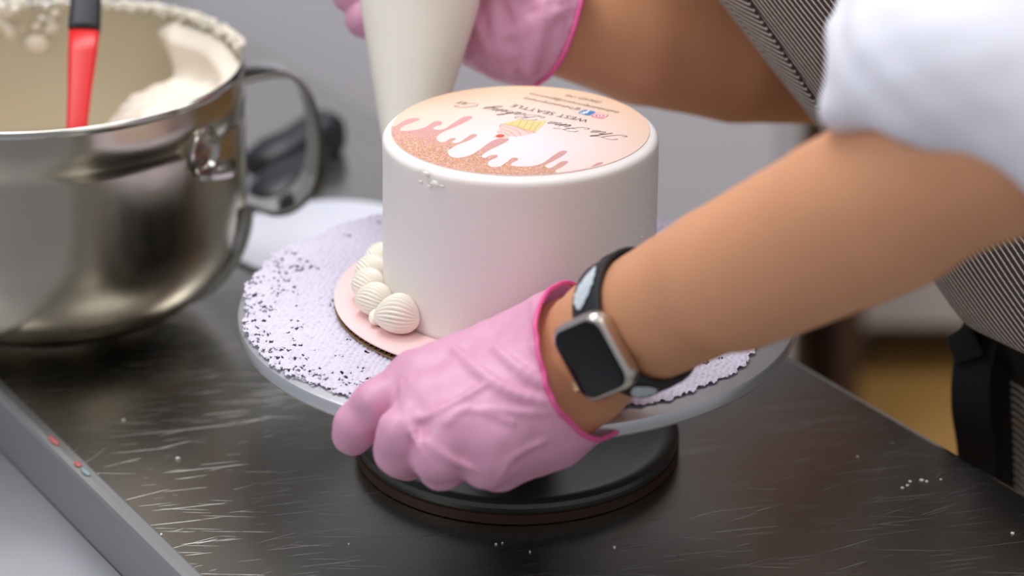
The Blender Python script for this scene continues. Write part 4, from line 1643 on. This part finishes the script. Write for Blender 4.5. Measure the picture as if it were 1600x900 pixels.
def grid_cloth(rows, nu, ph0, ph1, name, m, parent, thick=0.0016, lift=None, uvs=1.0):
    """rows: (centre, a, b) sections; UV in metres"""
    v_, uv_ = [], []
    nr = len(rows)
    vacc = 0
    for j, (c, a, b) in enumerate(rows):
        if j:
            vacc += float(np.linalg.norm(ell(c, a, b, (ph0 + ph1) / 2) - ell(*rows[j - 1], (ph0 + ph1) / 2)))
        sc_ = max(0.62, 1 - 0.38 * j / 28)
        q0 = PHS + (ph0 - PHS) * (sc_ if ph0 > PHS else 1)
        q1 = PHS + (ph1 - PHS) * (sc_ if ph1 < 0.3 else 1)
        for i in range(nu + 1):
            ph = q0 + (q1 - q0) * i / nu
            p_ = ell(c, a, b, ph)
            if lift is not None: p_ = lift(p_, ph, j / (nr - 1))
            v_.append(p_)
            uv_.append(((ph - ph0) * 0.125 * uvs, vacc))
    f_ = []
    for j in range(nr - 1):
        for i in range(nu):
            f_.append((j * (nu + 1) + i, j * (nu + 1) + i + 1, (j + 1) * (nu + 1) + i + 1, (j + 1) * (nu + 1) + i))
    o_ = pobj(name, v_, f_, m, parent)
    lay = o_.data.uv_layers.new(name='UVMap')
    for lp_ in o_.data.loops: lay.data[lp_.index].uv = uv_[lp_.vertex_index]
    md = o_.modifiers.new('thickness', 'SOLIDIFY')
    md.thickness = thick
    md.offset = 1
    return o_


def interp_rows(keys, n):
    """keys: (centre, a, b) -> smooth rows"""
    pts = [Vector(k[0]) for k in keys]
    C_ = catmull(pts, n)
    A_ = catmull([Vector((k[1], k[2], 0)) for k in keys], n)
    return [(V3(c), q.x, q.y) for c, q in zip(C_, A_)]


def csec(px, py, d, a, b):
    """section whose left outline passes through a measured point"""
    M_ = a * a * np.outer(FP, FP) + b * b * np.outer(SP, SP)
    n_ = np.array((-1.0, 0, 0))
    off = M_ @ n_ / math.sqrt(n_ @ M_ @ n_)
    return (V3(P(px, py, d)) - off, a, b)


PHS = -0.71
keys = [csec(925, -260, 1.50, .108, .160), csec(1030, -130, 1.50, .112, .160), csec(1131, 0, 1.50, .114, .162), csec(1208, 100, 1.50, .116, .162), csec(1278, 196, 1.50, .116, .164), csec(1360, 320, 1.50, .118, .164),
        csec(1432, 440, 1.50, .121, .168), csec(1466, 482, 1.50, .120, .170), csec(1502, 503, 1.50, .110, .162), csec(1530, 498, 1.505, .098, .15), csec(1560, 480, 1.51, .09, .142)]
rows = interp_rows(keys, 7)


def alift(p_, ph, t):
    k = 1 - math.exp(-max(0.0, ph - PHS) / 0.55)
    w_ = max(0.0, (t - 0.45) / 0.55)
    p_ = p_ + np.array((0, 0, 0.185 * k * w_ * w_))
    p_ = p_ + FP * 0.0016 * math.sin(ph * 14 + t * 9) * w_
    return p_


apron = grid_cloth(rows, 60, PHS + 0.76, 1.25, 'apron', M['apron'], person, 0.0016, alift)
apron['label'] = 'dark pinstriped apron with beige stripes'
grid_cloth([(c, a + 0.0012, b + 0.0012) for c, a, b in rows[:44]], 6, PHS - 0.25, PHS + 0.54, 'apron_binding', M['apronband'], apron, 0.0012, alift)['label'] = 'cross-striped edge band'
grid_cloth([(c, a + 0.0026, b + 0.0026) for c, a, b in rows[:44]], 6, PHS + 0.52, PHS + 0.78, 'apron_binding', M['apronband'], apron, 0.0014, alift)['label'] = 'raised cross-striped seam beside the bib'

# skirt of the apron: hangs in front of the hips
def strip_cloth(path, z0, z1, name, m, parent, nz_=40, thick=0.0016, wave=0.002, lean=(0, 0)):
    v_, uv_ = [], []
    pp_ = catmull([Vector((x, y, 0)) for x, y in path], 6)
    for j in range(nz_ + 1):
        t = j / nz_
        s = 0
        for i, q_ in enumerate(pp_):
            if i: s += (pp_[i] - pp_[i - 1]).length
            off = wave * math.sin(i * 0.9 + t * 3) * t
            v_.append((q_.x + off + lean[0] * t, q_.y + off * 0.5 + lean[1] * t, z0 + (z1 - z0) * t + 0.002 * math.sin(i * 0.7)))
            uv_.append((s, (z1 - z0) * t))
    n_ = len(pp_)
    f_ = [(j * n_ + i, j * n_ + i + 1, (j + 1) * n_ + i + 1, (j + 1) * n_ + i) for j in range(nz_) for i in range(n_ - 1)]
    o_ = pobj(name, v_, f_, m, parent)
    lay = o_.data.uv_layers.new(name='UVMap')
    for lp_ in o_.data.loops: lay.data[lp_.index].uv = uv_[lp_.vertex_index]
    md = o_.modifiers.new('thickness', 'SOLIDIFY')
    md.thickness = thick
    return o_


k0 = P(1574, 512, 1.49)
k1 = P(1584, 745, 1.49)
pth = [(k0.x, k0.y), (k0.x + 0.022, k0.y - 0.042), (k0.x + 0.060, k0.y - 0.095), (k0.x + 0.11, k0.y - 0.14), (k0.x + 0.17, k0.y - 0.16)]
o = strip_cloth(pth, k0.z + 0.012, 0.45, 'apron_skirt', M['apronband'], apron, 50, 0.0016, 0.004, (0.018, 0.0))
o['label'] = 'lower apron panel with horizontal stripes'


# apron ties: flat black ribbons
def ribbon_obj(pts, w_, th, wd, name, label):
    v, f = tube(catmull([P(*p) for p in pts], 8), 1, 12, False, (w_ / 2, th / 2, wd))
    o_ = autosmooth(pobj(name, v, f, M['black'], apron), 50)
    o_['label'] = label
    return o_


ribbon_obj([(1556, 488, 1.49), (1532, 530, 1.475), (1519, 580, 1.47), (1517, 640, 1.475), (1525, 700, 1.49), (1530, 780, 1.51), (1530, 900, 1.53)], 0.0225, 0.003, Vector((1, -0.3, 0)), 'apron_tie', 'broad black tie end hanging in front of the floor')
ribbon_obj([(1560, 485, 1.485), (1530, 500, 1.475), (1502, 518, 1.465), (1515, 560, 1.466)], 0.017, 0.003, Vector((0.6, 0, 1)), 'apron_tie', 'pointed black loop of the tie bow')
ribbon_obj([(1575, 485, 1.495), (1562, 540, 1.49), (1562, 620, 1.49), (1566, 700, 1.50), (1570, 850, 1.52)], 0.013, 0.003, Vector((1, -0.2, 0)), 'apron_tie', 'narrower black tie end beside the skirt')
ribbon_obj([(1530, 500, 1.485), (1575, 492, 1.48), (1640, 480, 1.44), (1760, 470, 1.42)], 0.024, 0.003, Vector((0, 0, 1)), 'apron_tie', 'black waistband under the bib fold')


# --- trousers and shoes
def trou_f(p):
    d = smin(legs(p, 0.008), seg(p, pel - SP * 0.05, pel + SP * 0.05, 0.104, 0.104), 0.04)
    d = smin(d, torso(p, 0.008), 0.02)
    d = np.maximum(d, p[:, 2] - (pel[2] + 0.12))
    d = np.maximum(d, 0.075 - p[:, 2])
    return d - 0.003 * waves(p, 30, 51)
V, Q = nets(trou_f, (float(pel[0]) - 0.2, float(pel[1]) - 0.28, 0.06), (float(pel[0]) + 0.25, float(pel[1]) + 0.3, float(pel[2]) + 0.16), 0.011, 2)
pobj('trousers', V, Q, M['black'], person)['label'] = 'black trousers'
for s in (-1, 1):
    an = (pel + SP * s * 0.105) * np.array((1, 1, 0)) + np.array((0.05, 0.04, 0.048))
    def shoe_f(p, an=an):
        d = seg(p, an, an + FP * 0.16 + np.array((0, 0, -0.008)), 0.045, 0.038)
        d = smin(d, seg(p, an, an + np.array((0, 0, 0.05)), 0.045, 0.045), 0.02)
        return np.maximum(np.maximum(d, -p[:, 2] + 0.001), p[:, 2] - 0.1)
    V, Q = nets(shoe_f, an + np.array((-0.24, -0.2, -0.06)), an + np.array((0.08, 0.08, 0.08)), 0.008, 2)
    pobj('shoe', V, Q, M['blackplastic'], person)


# --- hair (bun and cap of hair)
def hair_f(p):
    d = np.sqrt((((p - hdC - np.array((0, 0, 0.04)) + FP * 0.012) / np.array((0.1, 0.095, 0.112))) ** 2).sum(1)) * 0.095 - 0.095
    face = seg(p, hdC + FP * 0.10 + np.array((0, 0, 0.02)), hdC + FP * 0.10 + np.array((0, 0, -0.08)), 0.075, 0.09)
    d = np.maximum(d, -face)
    d = np.maximum(d, (hdC[2] - 0.03) - p[:, 2])
    bun = np.sqrt(((p - hdC + FP * 0.12 - np.array((0, 0, 0.06))) ** 2).sum(1)) - 0.035
    return smin(d, bun, 0.02) - 0.0015 * waves(p, 150, 61)
V, Q = nets(hair_f, hdC - 0.19, hdC + 0.19, 0.007, 2)
pobj('hair', V, Q, M['darkbrown'], person)

# =================================================================== WRISTWATCH
def wristf(p): return farmL(p)
cc = pix_hit(wristf, 940, 549, 1.1, 1.3)
wl = armL[1][0]
q_ = cc - WR
Nn = (q_ - AX * q_.dot(AX)).normalized()
Ln = AX.cross(Nn).normalized()      # along the strap
WC = WR + AX * q_.dot(AX)
ww = empty('wristwatch', cc, 'square silver wristwatch with a black screen and feather-patterned black strap', 'watch')


def ringpt(psi, woff, out):
    d = Nn * math.cos(psi) + Ln * math.sin(psi)
    base = WC + AX * woff
    h_ = ray_hit(wristf, base, d, 0.005, 0.06, 40)
    r_ = (h_ - base).length
    return base + d * (r_ + out)


NP = 72
v_, f_ = [], []
HW = 0.0108
for i in range(NP):
    psi = 2 * PI * i / NP
    for (wo, out) in ((-HW, 0.0004), (-HW, 0.0020), (-HW + 0.001, 0.0026), (HW - 0.001, 0.0026), (HW, 0.0020), (HW, 0.0004)):
        v_.append(ringpt(psi, wo, out))
for i in range(NP):
    for k in range(6):
        a, b = i * 6, ((i + 1) % NP) * 6
        f_.append((a + k, a + (k + 1) % 6, b + (k + 1) % 6, b + k))
strap = autosmooth(pobj('strap', v_, f_, M['strap'], ww), 50)


def feather(psi0, psi1, skew):
    vv, ff = [], []
    n_ = 14
    for i in range(n_ + 1):
        t = i / n_
        psi = psi0 + (psi1 - psi0) * t
        hw = 0.0078 * math.sin(PI * min(1, t * 1.02)) ** 0.7 * (1 - 0.25 * t) + 0.0004
        hw *= 1 + 0.12 * math.sin(i * 2.3)
        c_ = skew * (t - 0.5)
        for s in (-1, 0, 1):
            vv.append(ringpt(psi, c_ + s * hw, 0.0033))
    for i in range(n_):
        for k in range(2):
            ff.append((i * 3 + k, i * 3 + k + 1, (i + 1) * 3 + k + 1, (i + 1) * 3 + k))
    return vv, ff


sgn = 1 if ringpt(0.5, 0, 0).z > cc.z else -1
for (a, b, sk) in ((0.62, 1.22, 0.006), (-0.68, -1.15, -0.004), (1.6, 2.2, 0.006), (-1.5, -2.1, 0.004)):
    v, f = feather(sgn * a, sgn * b, sk)
    pobj('feather_print', v, f, M['feather'], strap)['label'] = 'pale feather motif'


def rbox(c, X_, Y_, Z_, sx, sy, sz, rc, bev, nseg=8):
    """rounded-corner slab with a soft edge"""
    prof = []
    for i in range(5):
        a = PI / 2 * i / 4
        prof.append((bev * (1 - math.sin(a)), -sz / 2 + bev * (1 - math.cos(a))))
    prof = [(bev, -sz / 2)] + [(bev * (1 - math.sin(PI / 2 * i / 4)), -sz / 2 + bev * (1 - math.cos(PI / 2 * i / 4))) for i in range(1, 5)]
    prof += [(bev * (1 - math.cos(PI / 2 * i / 4)), sz / 2 - bev * (1 - math.sin(PI / 2 * i / 4))) for i in range(0, 5)]
    v__, f__ = [], []
    ring_n = 4 * (nseg + 1)
    for (ins, z) in prof:
        for (gx, gy, a0_) in ((1, 1, 0), (-1, 1, 90), (-1, -1, 180), (1, -1, 270)):
            for i in range(nseg + 1):
                a = math.radians(a0_ + 90 * i / nseg)
                x = gx * (sx / 2 - rc) + (rc - ins) * math.cos(a)
                y = gy * (sy / 2 - rc) + (rc - ins) * math.sin(a)
                v__.append(c + X_ * x + Y_ * y + Z_ * z)
    for j in range(len(prof) - 1):
        for i in range(ring_n):
            f__.append((j * ring_n + i, j * ring_n + (i + 1) % ring_n, (j + 1) * ring_n + (i + 1) % ring_n, (j + 1) * ring_n + i))
    f__.append(tuple(range(ring_n - 1, -1, -1)))
    f__.append(tuple((len(prof) - 1) * ring_n + i for i in range(ring_n)))
    return v__, f__


ccen = cc + Nn * 0.0052
case = autosmooth(pobj('case', *rbox(ccen, AX, Ln, Nn, 0.0345, 0.0405, 0.0098, 0.0085, 0.0032), M['watch'], ww), 45)
case['label'] = 'brushed silver case'
scr = autosmooth(pobj('screen', *rbox(ccen + Nn * 0.0046, AX, Ln, Nn, 0.0300, 0.0360, 0.0020, 0.0070, 0.0008), M['glass'], ww), 45)
scr['label'] = 'glossy black glass'
v, f = lathe([(0, -0.001), (0.0036, -0.001), (0.0036, 0.0016), (0.0030, 0.0022), (0, 0.0022)], 24)
cr_c = ccen - AX * 0.0178 - Ln * (sgn * 0.010)
v = [cr_c + Ln * x + Nn * y - AX * z for x, y, z in v]
autosmooth(pobj('crown', v, f, M['gold'], case), 40)

# =================================================================== crumbs on the counter
v_, f_ = [], []
rs = np.random.RandomState(3)
spots = [(193, 656), (278, 716), (154, 740), (252, 835), (1394, 692), (1340, 713), (1418, 758), (1422, 752), (1440, 750), (1448, 752), (1470, 749), (1410, 762), (785, 848), (828, 862), (1582, 833), (775, 850), (545, 850), (960, 855)]
for (x, y) in spots:
    c = on_z(x, y, ZC + 0.0006)
    bm = bmesh.new()
    bmesh.ops.create_icosphere(bm, subdivisions=1, radius=rs.uniform(0.0004, 0.0011))
    sc_ = rs.uniform(0.6, 1.6, 3)
    bm.verts.index_update()
    v_, f_ = join((v_, f_), ([Vector((q.co.x * sc_[0], q.co.y * sc_[1], q.co.z * 0.8)) + c for q in bm.verts], [[t.index for t in q.verts] for q in bm.faces]))
    bm.free()
tag(pobj('sugar_crumbs', v_, f_, M['crumb'], None), 'scattered tiny white crumbs on the dark steel counter', 'crumbs', kind='stuff')
